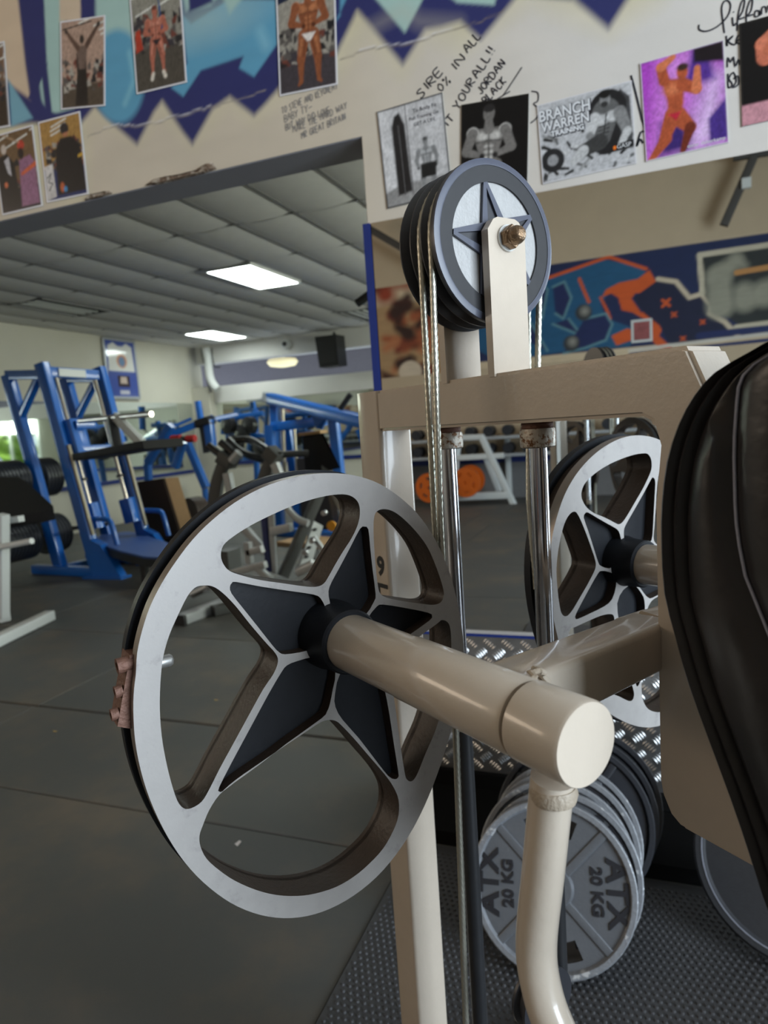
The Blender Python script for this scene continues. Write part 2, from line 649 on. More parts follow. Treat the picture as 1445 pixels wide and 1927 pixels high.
# navy rails and mirrors in the back room
wlm = tag(MB().aabb(RX0, RX0 + 0.012, 3.2, RY1 - 0.25, 0.78, zlm).build('wall_mirror_panel', MIRRORB, smooth=0),
          'long low mirror on the left block wall of the back room', 'mirror')
wbm = tag(MB().aabb(RX0 + 0.42, RX1 - 0.3, RY1 - 0.0, RY1 + 0.018, zdd + 0.04, zbb - 0.003).build('wall_mirror_panel', MIRRORB, smooth=0),
          'mirror strip on the far back wall under the pale beam', 'mirror')
t1 = struct(wbox('trim_1', RX0 + 0.42, RX1 - 0.3, RY1 - 0.03, RY1, zdd - 0.03, zdd + 0.04, NAVY))
t2 = struct(wbox('trim_2', RX0, RX0 + 0.03, 3.2, RY1 - 0.25, 0.71, 0.78, NAVY))
# corner pier
struct(wbox('wall_pier', RX0, RX0 + 0.42, RY1 - 0.22, RY1 + 0.1, 0, zbt, BLOCK))

# suspended ceiling: every tile its own piece ----------------------------
gx0 = PZ(661.9, 457.3, CZ).x
gx0 = -1.152 * 1.875
gy0 = 2.947 * 1.875
cl = bpy.data.objects['ceiling']


def ceil_tile():
    b = MB()
    nx, ny = 8, 2
    w, d = 0.588, 1.188
    vs, fs = [], []
    for j in range(ny + 1):
        for i in range(nx + 1):
            u, v = i / nx, j / ny
            # sheets hang a little lower on one long edge
            z = -0.030 * (sin(pi * u) ** 0.8) * 0.75 + 0.012 * u
            vs.append(V(((u - 0.5) * w, (v - 0.5) * d, z)))
    n = nx + 1
    for j in range(ny):
        for i in range(nx):
            fs.append((j * n + i, (j + 1) * n + i, (j + 1) * n + i + 1, j * n + i + 1))
    top = [v + V((0, 0, 0.0 - v.z + 0.03)) for v in vs]
    b.add(vs, fs)
    b.add([top[0], top[nx], top[-1], top[-1 - nx]], [(0, 1, 2, 3)])
    return b.mesh('ceiling_tile', TILEM, smooth=60, recalc=False)


ctm = ceil_tile()
LIGHTS = {}
for nm, px in (('a', (478, 516)), ('b', (407, 628))):
    p = PZ(*px, CZ)
    i = math.floor((p.x - gx0) / 0.6); j = math.floor((p.y - gy0) / 1.2)
    LIGHTS[(i, j)] = nm
VENT = {}
for px in ((125, 578), (690, 590)):
    p = PZ(*px, CZ)
    VENT[(math.floor((p.x - gx0) / 0.6), math.floor((p.y - gy0) / 1.2))] = 1
EXTRA = [(i + 9, j) for (i, j) in list(LIGHTS)] + [(i + 13, j) for (i, j) in list(LIGHTS)]  # panels out of view, added to brighten the back room
i0, i1 = math.ceil((RX0 - gx0) / 0.6 - 1), math.floor((RX1 - gx0) / 0.6)
j0, j1 = math.ceil((YB - gy0) / 1.2 - 1), math.floor((RY1 - gy0) / 1.2)
PANELS = []
for i in range(i0, i1 + 1):
    for j in range(j0, j1 + 1):
        cx, cy = gx0 + (i + 0.5) * 0.6, gy0 + (j + 0.5) * 1.2
        if (i, j) in LIGHTS or (i, j) in EXTRA:
            PANELS.append((cx, cy, (i, j)))
            continue
        if (i, j) in VENT:
            PANELS.append((cx, cy, None))
            continue
        if cx + 0.3 < RX0 or cx - 0.3 > RX1 or cy + 0.6 < YB or cy - 0.6 > RY1:
            continue
        o = bpy.data.objects.new('ceiling_tile', ctm)
        COL.objects.link(o)
        o.parent = cl
        x0_, x1_ = max(cx - 0.3, RX0), min(cx + 0.3, RX1)
        y0_, y1_ = max(cy - 0.6, YB + 0.004), min(cy + 0.6, RY1 - 0.1)
        o.scale = ((x1_ - x0_) / 0.6, (y1_ - y0_) / 1.2, 1)
        o.location = V(((x0_ + x1_) / 2, (y0_ + y1_) / 2, CZ)) - WLOC['ceiling']
for i in range(i0, i1 + 2):
    xx = gx0 + i * 0.6
    if RX0 < xx < RX1:
        wbox('ceiling_runner', xx - 0.011, xx + 0.011, YB, RY1, CZ - 0.003, CZ + 0.03, GRID, cl)
for j in range(j0, j1 + 2):
    yy = gy0 + j * 1.2
    if YB < yy < RY1:
        wbox('ceiling_runner', RX0, RX1, yy - 0.012, yy + 0.012, CZ - 0.004, CZ + 0.03, GRID, cl)
NAMEL = {'a': 'glowing square ceiling light panel nearest the bulkhead', 'b': 'glowing ceiling light panel farther back near the corner pipe'}
for cx, cy, key in PANELS:
    if key is None:
        left = cx < -5
        t = thing('ceiling_vent', 'slotted unlit ceiling fitting beside the left wall' if left else 'slotted unlit ceiling fitting next to the mirror wall edge', 'ceiling vent', (cx, cy, CZ - 0.01))
        f = MB()
        for sx in (-1, 1):
            f.aabb(cx + sx * 0.29 - 0.012, cx + sx * 0.29 + 0.012, cy - 0.595, cy + 0.595, CZ - 0.02, CZ + 0.03)
        for sy in (-1, 1):
            f.aabb(cx - 0.29, cx + 0.29, cy + sy * 0.583 - 0.012, cy + sy * 0.583 + 0.012, CZ - 0.02, CZ + 0.03)
        f.build('frame', GRID, t, smooth=0)
        MB().aabb(cx - 0.28, cx + 0.28, cy - 0.57, cy + 0.57, CZ + 0.03, CZ + 0.04).build('backing', mat('dark_vent_void', (0.05, 0.05, 0.05), 0.8), t, smooth=0)
        for k in range(3):
            xx = cx - 0.16 + 0.12 * k
            MB().aabb(xx - 0.022, xx + 0.022, cy - 0.57, cy + 0.57, CZ - 0.008, CZ + 0.012).build('slat', WHITEP, t, smooth=0)
        continue
    nm = LIGHTS.get(key)
    t = thing('ceiling_light', NAMEL.get(nm, 'unseen ceiling panel added to light the back room'), 'ceiling light', (cx, cy, CZ - 0.04),
              None if nm else 'added unseen lights of the back room')
    f = MB()
    for sx in (-1, 1):
        f.aabb(cx + sx * 0.29 - 0.01, cx + sx * 0.29 + 0.01, cy - 0.59, cy + 0.59, CZ - 0.035, CZ + 0.02)
    for sy in (-1, 1):
        f.aabb(cx - 0.28, cx + 0.28, cy + sy * 0.58 - 0.01, cy + sy * 0.58 + 0.01, CZ - 0.035, CZ + 0.02)
    f.build('frame', WHITEP, t, smooth=0)
    MB().aabb(cx - 0.28, cx + 0.28, cy - 0.57, cy + 0.57, CZ - 0.03, CZ - 0.01).build('diffuser', PANEL, t, smooth=0)

# big mirror with its blue edge strip, tread plate below -----------------------
ZMT, ZMB = 2.109, 0.646
tag(MB().aabb(XE + 0.018, 3.4, YW - 0.010, YW + 0.003, ZMB, ZMT).build('wall_mirror_panel', MIRROR, smooth=0),
    'large wall mirror behind the machine showing the painted far wall', 'mirror')
struct(wbox('trim_3', XE - 0.012, XE + 0.014, YW - 0.016, YW + 0.02, ZMB, ZMT, NAVY))
struct(wbox('trim_4', XE, 3.4, YW - 0.014, YW + 0.003, ZMB - 0.014, ZMB, mat('pale_mirror_rail', (0.42, 0.40, 0.38), 0.5)))
struct(wbox('trim_5', XE, 3.4, YW - 0.018, YW - 0.013, ZMB - 0.022, ZMB - 0.012, NAVY))
TREAD = mat('tread_plate_aluminium', (0.60, 0.60, 0.60), 0.33, metal=0.95, var=0.12, scale=25, bump=0.06, bscale=200, rvar=0.1)
kp = struct(MB().aabb(XE, 3.4, YW - 0.006, YW + 0.003, 0.10, ZMB - 0.016).build('trim_8', TREAD, smooth=0))
kp['label'] = 'aluminium five-bar tread plate fixed to the wall below the mirror'
tb = MB()
pit = 0.0667
r = 0
z = 0.125
while z < ZMB - 0.04:
    x = XE + 0.03 + (pit / 2 if r % 2 else 0)
    while x < 2.2:
        ang = radians(40 if r % 2 else -40)
        d_ = V((cos(ang), 0, sin(ang)))
        n_ = V((-sin(ang), 0, cos(ang)))
        for k in range(5):
            c = V((x, YW - 0.006, z)) + d_ * (k - 2) * 0.0098
            L_ = 0.0155 - 0.0012 * abs(k - 2)
            w_ = 0.0031
            p = [c - n_ * L_, c - n_ * (L_ * 0.5) + d_ * w_, c + n_ * (L_ * 0.5) + d_ * w_, c + n_ * L_, c + n_ * (L_ * 0.5) - d_ * w_, c - n_ * (L_ * 0.5) - d_ * w_]
            q = [c + (v - c) * 0.45 + V((0, -0.0024, 0)) for v in p]
            tb.add(p + q, [(i, (i + 1) % 6, 6 + (i + 1) % 6, 6 + i) for i in range(6)] + [(6, 7, 8, 9, 10, 11)])
        x += pit
    z += pit / 2
    r += 1
stuff(tb.build('raised_bars', TREAD, kp, smooth=50))
struct(wbox('baseboard_mirror', XE, 3.4, YW - 0.03, YW + 0.003, 0, 0.10, PLINTH_SHADE))
wbox('dark_strip', XE + 0.05, 2.0, 2.02, 2.31, 0.0, 0.05, PLINTH_SHADE)  # black strip standing in for the deep shade at the wall foot
o = bpy.data.objects['dark_strip']
o.name = 'floor_shade_strip'
tag(o, 'low black strip for the deep shade on the floor along the tread plate', 'shade strip')

# ================================================================== lateral raise machine
B0, S2 = 0.645, 0.0325
ZT, ZU = 1.457, 1.392
MB0 = MP(-0.955, B0, 0)
mach = thing('lateral_raise_machine', 'cream cable weight machine with two star-spoked cams and black back pad', 'gym machine', MB0)


def z8(x, y):
    return 200 + .48443 * x, 880 + .48443 * y


MB().beam(MP(-0.9555, B0, 0.03), MP(-0.9555, B0, ZT), 0.065, 0.065, up=AV, r=0.006).build('post', CREAM, mach)
tbm = MB().prism([(-0.925, ZU), (-0.437, ZU), (-0.424, ZU - 0.006), (-0.417, ZU - 0.03), (-0.424, 1.30), (-0.424, 1.0), (-0.421, 0.984), (-0.412, 0.966), (-0.40, 0.957), (-0.25, 0.947), (-0.25, 1.0), (-0.28, 1.10), (-0.335, 1.22),
                  (-0.335, 1.385), (-0.366, 1.40), (-0.366, 1.415), (-0.384, ZT - 0.002), (-0.39, ZT), (-0.925, ZT)][::-1],
                 [], V((0, 0, 0)), AV, ZV, BV, B0 - S2, B0 + S2)
o = tbm.build('top_beam_and_column', CREAM, mach, smooth=30)
bm = bmesh.new(); bm.from_mesh(o.data)
bmesh.ops.bevel(bm, geom=[e for e in bm.edges if e.calc_face_angle(0) > 0.5], offset=0.0045, segments=2, affect='EDGES')
bm.to_mesh(o.data); bm.free()
o.data.polygons.foreach_set('use_smooth', [True] * len(o.data.polygons)); o.data.set_sharp_from_angle(angle=radians(35))
MB().beam(MP(-0.15, B0, 0.03), MP(-0.15, B0, 0.96), 0.06, 0.06, up=AV).build('seat_post', CREAM, mach)
MB().beam(MP(-1.05, B0, 0.0455), MP(0.35, B0, 0.0455), 0.065, 0.065).build('base_rail', CREAM, mach)
for a_ in (-0.9555, 0.2):
    MB().beam(MP(a_, B0 - 0.38, 0.0375), MP(a_, B0 + 0.38, 0.0375), 0.06, 0.05).build('base_foot', CREAM, mach)

# "9L" brand letters down the side of the post
tm = MB()
text_into(tm, '9', 0.044, MP(-0.946, B0 - S2 - 0.0006, 1.165), AV, ZV, -BV, 0.0, bold=0.0018)
text_into(tm, 'L', 0.040, MP(-0.946, B0 - S2 - 0.0006, 1.128), -ZV, AV, -BV, 0.0, bold=0.0018)
tm.build('post_lettering', BLACKP, mach, smooth=0, recalc=False)

# sheave brackets ------------------------------------------------------
for a0, zt in ((-0.662, 1.650), (-0.758, 1.650)):
    c = 0.016
    MB().prism([(0.613, ZT - 0.004), (0.677, ZT - 0.004), (0.677, zt - c), (0.667, zt - 0.003), (0.660, zt), (0.630, zt), (0.623, zt - 0.003), (0.613, zt - c)],
               [], V((0, 0, 0)), BV, ZV, AV, a0, a0 + 0.012).build('sheave_bracket', CREAM, mach, smooth=30)
ZS = 1.625
SO = MP(0, B0, ZS)
nut = MB()
nut.lathe([(0.0, 0.0), (0.0165, 0.0), (0.0165, 0.003), (0.0, 0.003)], SO + AV * -0.65, AV, 24)
nut.build('washer', mat('zinc_washer', (0.5, 0.5, 0.48), 0.35, metal=0.8), mach)
nut = MB()
nut.lathe([(0.0145, 0.003), (0.0148, 0.012), (0.0135, 0.0135)], SO + AV * -0.65, AV, 6)
nut.lathe([(0.0115, 0.0125), (0.0115, 0.019), (0.0095, 0.024), (0.006, 0.0275), (0.001, 0.0285)], SO + AV * -0.65, AV, 20)
nut.build('acorn_nut', BRASSY, mach)

# top sheave: three grooves, star front ---------------------------------
RS = 0.103
sh = MB()
prof = [(0.02, -0.001), (0.074, -0.001), (0.0745, 0.0)]
prof = [(0.074, -0.006), (0.074, 0.0), (0.0955, 0.0)]
back = []
a = -0.006
pr = [(RS, -0.0035), (RS, -0.008)]
for k in range(3):
    c = -0.008 - 0.010 - k * 0.022
    pr += [(0.0905, c + 0.003), (0.0905, c - 0.003), (RS - 0.001, c - 0.010), (RS - 0.001, c - 0.012)]
pr += [(0.03, pr[-1][1])]
sh.lathe([(0.03, -0.0085), (0.0953, -0.0085), (0.0954, -0.001), (0.0955, 0.0), *pr], SO + AV * -0.668, AV, 64, mi=0)
shv = sh.build('sheave', SHEAVE, mach, smooth=35)
MB().lathe([(RS, -0.0035), (0.1025, -0.001), (0.0955, 0.0005), (0.094, 0.0003), (0.094, -0.0035)], SO + AV * -0.668, AV, 64, closed=True).build('flange_edge', SHEAVEEDGE, shv)
MB().lathe([(0.0952, -0.0006), (0.074, -0.0006), (0.074, -0.008), (0.0952, -0.008)], SO + AV * -0.668, AV, 64, closed=True).build('flange_face', mat('dark_grey_sheave_face', (0.032, 0.032, 0.035), 0.5, spec=0.3, var=0.15, scale=80), shv)
MB().lathe([(0.0745, -0.007), (0.0745, -0.0035), (0.0, -0.0035)], SO + AV * -0.668, AV, 48).build('inset', SHEAVEINSET, shv)
star, pk = [], []
rot = radians(103)
for k in range(5):
    a_ = rot + k * 2 * pi / 5
    star += [(0.0735 * cos(a_ - 0.045), 0.0735 * sin(a_ - 0.045)), (0.0735 * cos(a_ + 0.045), 0.0735 * sin(a_ + 0.045)),
             (0.033 * cos(a_ + pi / 5), 0.033 * sin(a_ + pi / 5))]
    pk.append([(0.067 * cos(a_), 0.067 * sin(a_)), (0.0262 * cos(a_ + 0.40), 0.0262 * sin(a_ + 0.40)), (0.016 * cos(a_), 0.016 * sin(a_)), (0.0262 * cos(a_ - 0.40), 0.0262 * sin(a_ - 0.40))])
MB().prism(star, [], SO + AV * -0.668, BV, ZV, AV, -0.006, -0.0022).build('star', SHEAVE, shv, smooth=30)
MB().prism(star, pk, SO + AV * -0.668, BV, ZV, AV, -0.004, 0.0012).build('star_rib', SHEAVEEDGE, shv, smooth=30)

# cams ---------------------------------------------------------------------
AC = -0.66
HUB1 = (0.360, 1.168)
OUT = [(115, 800), (120, 720), (140, 630), (170, 540), (215, 450), (270, 365), (335, 280), (410, 205), (500, 135), (600, 80), (700, 45), (800, 25), (900, 22), (985, 35), (1065, 65), (1140, 115), (1205, 175), (1260, 250), (1305, 335), (1340, 430), (1365, 530), (1382, 630), (1389, 720), (1386, 810), (1370, 910), (1340, 1020), (1300, 1150), (1250, 1282), (1195, 1395), (1130, 1497), (1050, 1590), (960, 1663), (870, 1713), (780, 1742), (690, 1750), (600, 1738), (510, 1705), (430, 1655), (350, 1585), (280, 1500), (220, 1400), (170, 1290), (135, 1180), (112, 1060), (105, 940), (108, 860)]
H1 = [(445, 340), (455, 302), (490, 270), (560, 225), (650, 180), (740, 142), (830, 115), (900, 104), (945, 108), (975, 130), (985, 165), (979, 215), (955, 270), (920, 325), (890, 375), (865, 420), (845, 450), (815, 463), (760, 460), (690, 450), (600, 437), (530, 420), (480, 402), (455, 375)]
H2 = [(1040, 195), (1050, 171), (1075, 161), (1110, 168), (1150, 195), (1200, 245), (1245, 305), (1275, 370), (1300, 440), (1311, 490), (1300, 522), (1270, 533), (1220, 528), (1150, 518), (1090, 505), (1065, 490), (1055, 460), (1048, 400), (1042, 330), (1038, 250)]
H3 = [(1285, 606), (1303, 592), (1325, 600), (1336, 625), (1340, 680), (1338, 760), (1325, 850), (1300, 950), (1275, 1030), (1240, 1110), (1208, 1190), (1187, 1218), (1168, 1212), (1158, 1180), (1140, 1060), (1124, 940), (1108, 840), (1090, 790), (1102, 758), (1150, 708), (1225, 650)]
H4 = [(870, 980), (835, 988), (770, 1030), (680, 1090), (600, 1145), (500, 1215), (440, 1270), (400, 1330), (375, 1390), (362, 1430), (366, 1472), (390, 1520), (440, 1565), (500, 1605), (580, 1640), (660, 1660), (740, 1664), (810, 1655), (890, 1630), (960, 1590), (1020, 1540), (1075, 1480), (1115, 1410), (1135, 1350), (1135, 1290), (1115, 1240), (1080, 1190), (1020, 1120), (960, 1050), (915, 1003), (895, 986)]
H5 = [(375, 458), (345, 466), (315, 500), (280, 570), (245, 650), (220, 740), (210, 840), (208, 940), (215, 1040), (230, 1130), (250, 1215), (275, 1292), (300, 1323), (330, 1323), (370, 1298), (400, 1250), (440, 1170), (500, 1060), (560, 950), (610, 860), (650, 800), (667, 752), (656, 720), (620, 680), (560, 610), (500, 535), (450, 485), (412, 461)]
PK = [[(985, 238), (1003, 229), (1018, 240), (1025, 310), (1035, 400), (1046, 490), (1040, 520), (1005, 575), (960, 590), (885, 572), (868, 520), (863, 480), (875, 445), (905, 390), (950, 305)],
      [(480, 464), (488, 448), (505, 444), (600, 462), (720, 480), (805, 493), (832, 507), (850, 540), (868, 580), (850, 640), (822, 690), (800, 705), (750, 718), (695, 725), (672, 718), (645, 690), (590, 620), (530, 545), (487, 490)],
      [(438, 1258), (439, 1240), (490, 1140), (560, 1010), (630, 880), (680, 795), (702, 768), (740, 752), (805, 735), (850, 740), (890, 790), (880, 860), (868, 920), (856, 950), (835, 975), (700, 1072), (600, 1150), (500, 1222), (455, 1256)],
      [(1095, 1198), (1120, 1210), (1134, 1203), (1134, 1180), (1118, 1080), (1100, 960), (1078, 850), (1045, 760), (980, 745), (912, 790), (888, 880), (890, 930), (918, 980), (980, 1050), (1045, 1135)],
      [(1265, 577), (1250, 563), (1150, 543), (1075, 532), (1050, 540), (1015, 585), (990, 640), (1010, 685), (1060, 712), (1110, 695), (1180, 648), (1255, 594)]]


def flat(P):
    out = []
    for x, y in P:
        _, b_, z_ = on_a(*z8(x, y), AC)
        out.append((b_ - HUB1[0], z_ - HUB1[1]))
    return out


def mir(P, ang):
    c, s_ = cos(ang), sin(ang)
    return [(-x * c - y * s_, -x * s_ + y * c) for x, y in P]


def grow(P, k):
    n = len(P)
    out = []
    for i in range(n):
        x0, y0 = P[i - 1]; x1, y1 = P[(i + 1) % n]
        dx, dy = x1 - x0, y1 - y0
        l = hypot(dx, dy) or 1
        out.append((P[i][0] + k * dy / l, P[i][1] - k * dx / l))
    return out


def orient(P, ccw=True):
    A_ = sum(P[i - 1][0] * P[i][1] - P[i][0] * P[i - 1][1] for i in range(len(P)))
    return P if (A_ > 0) == ccw else P[::-1]


def build_cam(hub, tr, lbl):
    o0 = MP(AC, hub[0], hub[1])
    outer = orient(tr(smooth_closed(flat(OUT), 3)))
    holes = [orient(tr(smooth_closed(flat(h_), 3))) for h_ in (H1, H2, H3, H4, H5)]
    pks = [orient(tr(smooth_closed(flat(p_), 2))) for p_ in PK]
    c = MB().prism(outer, holes + pks, o0, BV, ZV, AV, -0.016, 0.0, 0, 1, 2)
    cam_ = c.build('cam', [ALU, CASTBROWN, mat('rim_edge_steel', (0.30, 0.26, 0.23), 0.4, metal=0.7)], mach, smooth=30)
    cam_['label'] = lbl
    w = MB().prism(grow(outer, -0.008), holes, o0, BV, ZV, AV, -0.040, -0.0155, 0, 1, 1)
    w.build('web', [CAST, CASTBROWN], cam_, smooth=30)
    f2 = MB().prism(grow(outer, 0.003), holes, o0, BV, ZV, AV, -0.046, -0.034, 0, 1, 0)
    f2.build('rear_flange', [CAST, CASTBROWN], cam_, smooth=30)
    MB().lathe([(0.01, -0.045), (0.040, -0.045), (0.040, -0.004), (0.0372, 0.006), (0.036, 0.032), (0.034, 0.034), (0.02, 0.034)], o0, AV, 40).build('hub', CAST, cam_)
    return cam_, outer


cam1, out1 = build_cam(HUB1, lambda P: P, 'bright aluminium star cam nearest the lens')
HUB2 = (0.883, 1.166)
cam2, out2 = build_cam(HUB2, lambda P: mir(P, radians(25)), 'second aluminium star cam farther behind')

# rusty cable clamp with bolts on the near cam, and its steel pin
cl1 = MB()
fr_o = MP(-0.69, 0, 0)
q = [on_a(x, y, -0.69)[1:] for x, y in ((253, 1222), (236, 1225), (213, 1356), (243, 1361))]
cl1.prism(q[::-1], [], fr_o, BV, ZV, AV, -0.012, 0.018)
clo = cl1.build('cable_clamp', RUST, cam1, smooth=30)
for k, (x, y) in enumerate(((232, 1243), (222, 1293), (215, 1335))):
    _, b_, z_ = on_a(x, y, -0.69)
    rr, ll = (0.0078, 0.015) if k == 0 else (0.006, 0.007)
    oo = MP(-0.678, b_ + (0.006 if k == 0 else 0.001), z_)
    MB().lathe([(rr, 0.0), (rr, ll), (rr * 0.55, ll), (rr * 0.5, ll * 0.5), (0.0, ll * 0.5)], oo, -BV + ZV * -0.05, 14).build('bolt', RUST, cam1)
_, b_, z_ = on_a(312, 1244, -0.685)
MB().lathe([(0.0065, -0.02), (0.0065, 0.004), (0.005, 0.0065), (0.001, 0.008)], MP(-0.685, b_, z_), BV, 14).build('pin', mat('zinc_washer', (0.5, 0.5, 0.48), 0.35, metal=0.8), cam1)


def axle(hb, hz, side):
    o0 = MP(0, hb, hz)
    MB().lathe([(0.02, -0.63), (0.0300, -0.629), (0.0305, -0.627), (0.0305, -0.52), (0.0312, -0.515), (0.0312, -0.366), (0.0300, -0.3635), (0.02, -0.3635)], o0, AV, 48).build('axle_sleeve', CREAM, mach)
    MB().lathe([(0.026, -0.37), (0.026, -0.352)], o0, AV, 40).build('axle_core', CAST, mach)
    MB().lathe([(0.02, -0.3595), (0.0305, -0.3595), (0.0318, -0.358), (0.0318, -0.309), (0.0305, -0.306), (0.002, -0.306)], o0, AV, 48).build('axle_end', CREAM, mach)


axle(*HUB1, 1)
axle(*HUB2, -1)
# cross arms from the axle ends to the pad column
MB().beam(MP(-0.400, 0.368, 1.1675), MP(-0.449, 0.640, 1.1465), 0.052, 0.052, r=0.007).build('cross_arm', CREAM, mach)
MB().beam(MP(-0.400, HUB2[0] - 0.008, 1.1675), MP(-0.449, 0.650, 1.1465), 0.052, 0.052, r=0.007).build('cross_arm', CREAM, mach)
MB().beam(MP(-0.455, B0, 1.125), MP(-0.455, B0, 1.168), 0.06, 0.05, up=AV).beam(MP(-0.46, B0, 1.146), MP(-0.40, B0, 1.146), 0.06, 0.045).build('cross_arm_block', CREAM, mach)
# weld beads
wd = MB()
wd.tube([MP(-0.375 + 0.004 * sin(i * 2.1), 0.372 + 0.0295 * sin(t_) * 0.4 + 0.012, 1.168 + 0.030 * cos(t_)) for i, t_ in enumerate(np.linspace(-0.6, 1.3, 14))], 0.0028, 8)
wd.build('weld_bead', mat('old_paint_weld', (0.42, 0.35, 0.27), 0.45, bump=0.4, bscale=300), mach)
# movement arms hanging from the axle ends
DN = [(1040, 1462), (1034, 1520), (1028, 1580), (1020, 1660), (1012, 1730), (1009, 1780), (1012, 1825), (1024, 1880), (1042, 1930), (1072, 1995), (1130, 2090)]
pts = []
for x, y in DN:
    a_, b_, z_ = on_b(x, y, 0.36)
    pts.append(MP(a_, b_, z_))
MB().tube(smooth_open(pts, 4), 0.0166, 20).build('movement_arm', CREAM, mach)
MB().lathe([(0.0168, -0.006), (0.0184, 0.0), (0.0168, 0.006)], pts[0] + V((0, 0, -0.012)), ZV, 24).build('arm_weld', mat('old_paint_weld', (0.3, 0.24, 0.18), 0.5), mach)
pts2 = [MP(p.dot(AV), HUB2[0] + (HUB1[0] - p.dot(BV)), p.z) for p in pts]
MB().tube(smooth_open(pts2, 4), 0.0166, 20).build('movement_arm', CREAM, mach)

# guide rods ----------------------------------------------------------------
for a_, zj in ((-0.790, 0.935), (-0.611, 0.93)):
    MB().tube([MP(a_, B0, zj), MP(a_, B0, ZU)], 0.0115, 24).build('guide_rod', CHROME, mach)
    MB().tube([MP(a_, B0, 0.06), MP(a_, B0, zj - 0.012)], 0.0128, 20).build('lower_rod', BLACKROD, mach)
    MB().lathe([(0.0125, -0.014), (0.0130, -0.012), (0.0130, 0.006), (0.012, 0.008)], MP(a_, B0, zj), ZV, 24).build('rod_joint', RUSTZINC, mach)
    MB().lathe([(0.0195, 1.360), (0.0218, 1.3615), (0.0224, 1.366), (0.0224, 1.380), (0.0215, 1.384), (0.012, 1.384)], MP(a_, B0, 0), ZV, 32).build('rod_collar', RUSTZINC, mach)
    cb = MB()
    for k in range(2):
        cb.lathe([(0.010, 1.3835 + 0.0042 * k), (0.0195, 1.3835 + 0.0042 * k), (0.0203, 1.3856 + 0.0042 * k), (0.0195, 1.3877 + 0.0042 * k), (0.010, 1.3877 + 0.0042 * k)], MP(a_, B0, 0), ZV, 28)
    cb.build('rubber_washer', RUST, mach)


# cables ---------------------------------------------------------------------
def cable(pts, r=0.0043, name='cable'):
    pts = [V(p) for p in pts]
    # resample
    L = [0.0]
    for i in range(1, len(pts)):
        L.append(L[-1] + (pts[i] - pts[i - 1]).length)
    n = max(8, int(L[-1] / 0.003))
    rs, k = [], 0
    for i in range(n + 1):
        s_ = L[-1] * i / n
        while k < len(L) - 2 and L[k + 1] < s_:
            k += 1
        t_ = (s_ - L[k]) / max(1e-9, L[k + 1] - L[k])
        rs.append(pts[k].lerp(pts[k + 1], t_))
    fr = frames(rs)
    rings = []
    for i, (p, (u, w)) in enumerate(zip(rs, fr)):
        ph = i * 0.003 / 0.060 * 2 * pi
        ring = []
        for j in range(24):
            th = 2 * pi * j / 24
            rr = r * (1.06 - 0.24 * abs(sin(3.0 * (th + ph))) ** 2.0)
            ring.append(p + (u * cos(th) + w * sin(th)) * rr)
        rings.append(ring)
    return MB().rings(rings).build(name, CABLE, mach, smooth=80)


def over_sheave(a_top, a_c1, a_c2):
    rc = 0.0945
    p = [MP(a_c1, HUB1[0] + 0.176, 1.15), MP(a_c1 * 0.7 + a_top * 0.3, HUB1[0] + 0.178, 1.28), MP(a_top, B0 - rc, ZS - 0.04)]
    for i in range(17):
        t_ = pi - pi * i / 16
        p.append(MP(a_top, B0 + rc * cos(t_), ZS + rc * sin(t_)))
    p += [MP(a_top, B0 + rc, ZS - 0.04), MP(a_c2 * 0.7 + a_top * 0.3, HUB2[0] - 0.172, 1.28), MP(a_c2, HUB2[0] - 0.17, 1.15)]
    return p


cable(over_sheave(-0.686, -0.682, -0.682))
cable(over_sheave(-0.708, -0.690, -0.690))
c1 = on_a(856, 1330, -0.69); c2 = on_a(877, 1927, -0.69)
d_ = V(c2) - V(c1)
cable([MP(*c1), MP(*c2), MP(*(V(c2) + d_ * 0.9))], 0.0047)
MB().lathe([(0.005, -0.012), (0.045, -0.012), (0.045, -0.008), (0.038, -0.004), (0.038, 0.004), (0.045, 0.008), (0.045, 0.012), (0.005, 0.012)], MP(-0.60, 0.60, 0.62), AV, 40).build('lower_sheave', SHEAVE, mach)

# back pad -------------------------------------------------------------------
BK = [(-0.205, 0.86), (-0.215, 0.93), (-0.225, 0.98), (-0.236, 1.018), (-0.244, 1.039), (-0.254, 1.068), (-0.266, 1.100), (-0.283, 1.141), (-0.300, 1.183), (-0.311, 1.219), (-0.320, 1.253), (-0.322, 1.295), (-0.321, 1.325), (-0.316, 1.358), (-0.306, 1.386), (-0.293, 1.407), (-0.277, 1.422), (-0.254, 1.4326), (-0.238, 1.4396)]
ST = [(0.86, -0.12), (1.0, -0.14), (1.10, -0.17), (1.15, -0.195), (1.20, -0.220), (1.238, -0.237), (1.279, -0.254), (1.316, -0.259), (1.366, -0.260), (1.406, -0.257), (1.423, -0.250), (1.437, -0.236), (1.45, -0.22)]
bk = smooth_open([V((a_, z_, 0)) for a_, z_ in BK], 2)
bk = [(p.x, p.y) for p in bk]
stz = np.array([s_[0] for s_ in ST]); sta = np.array([s_[1] for s_ in ST])
rings, seam = [], []
BN, BF = 0.470, 0.820
nk = len(bk)
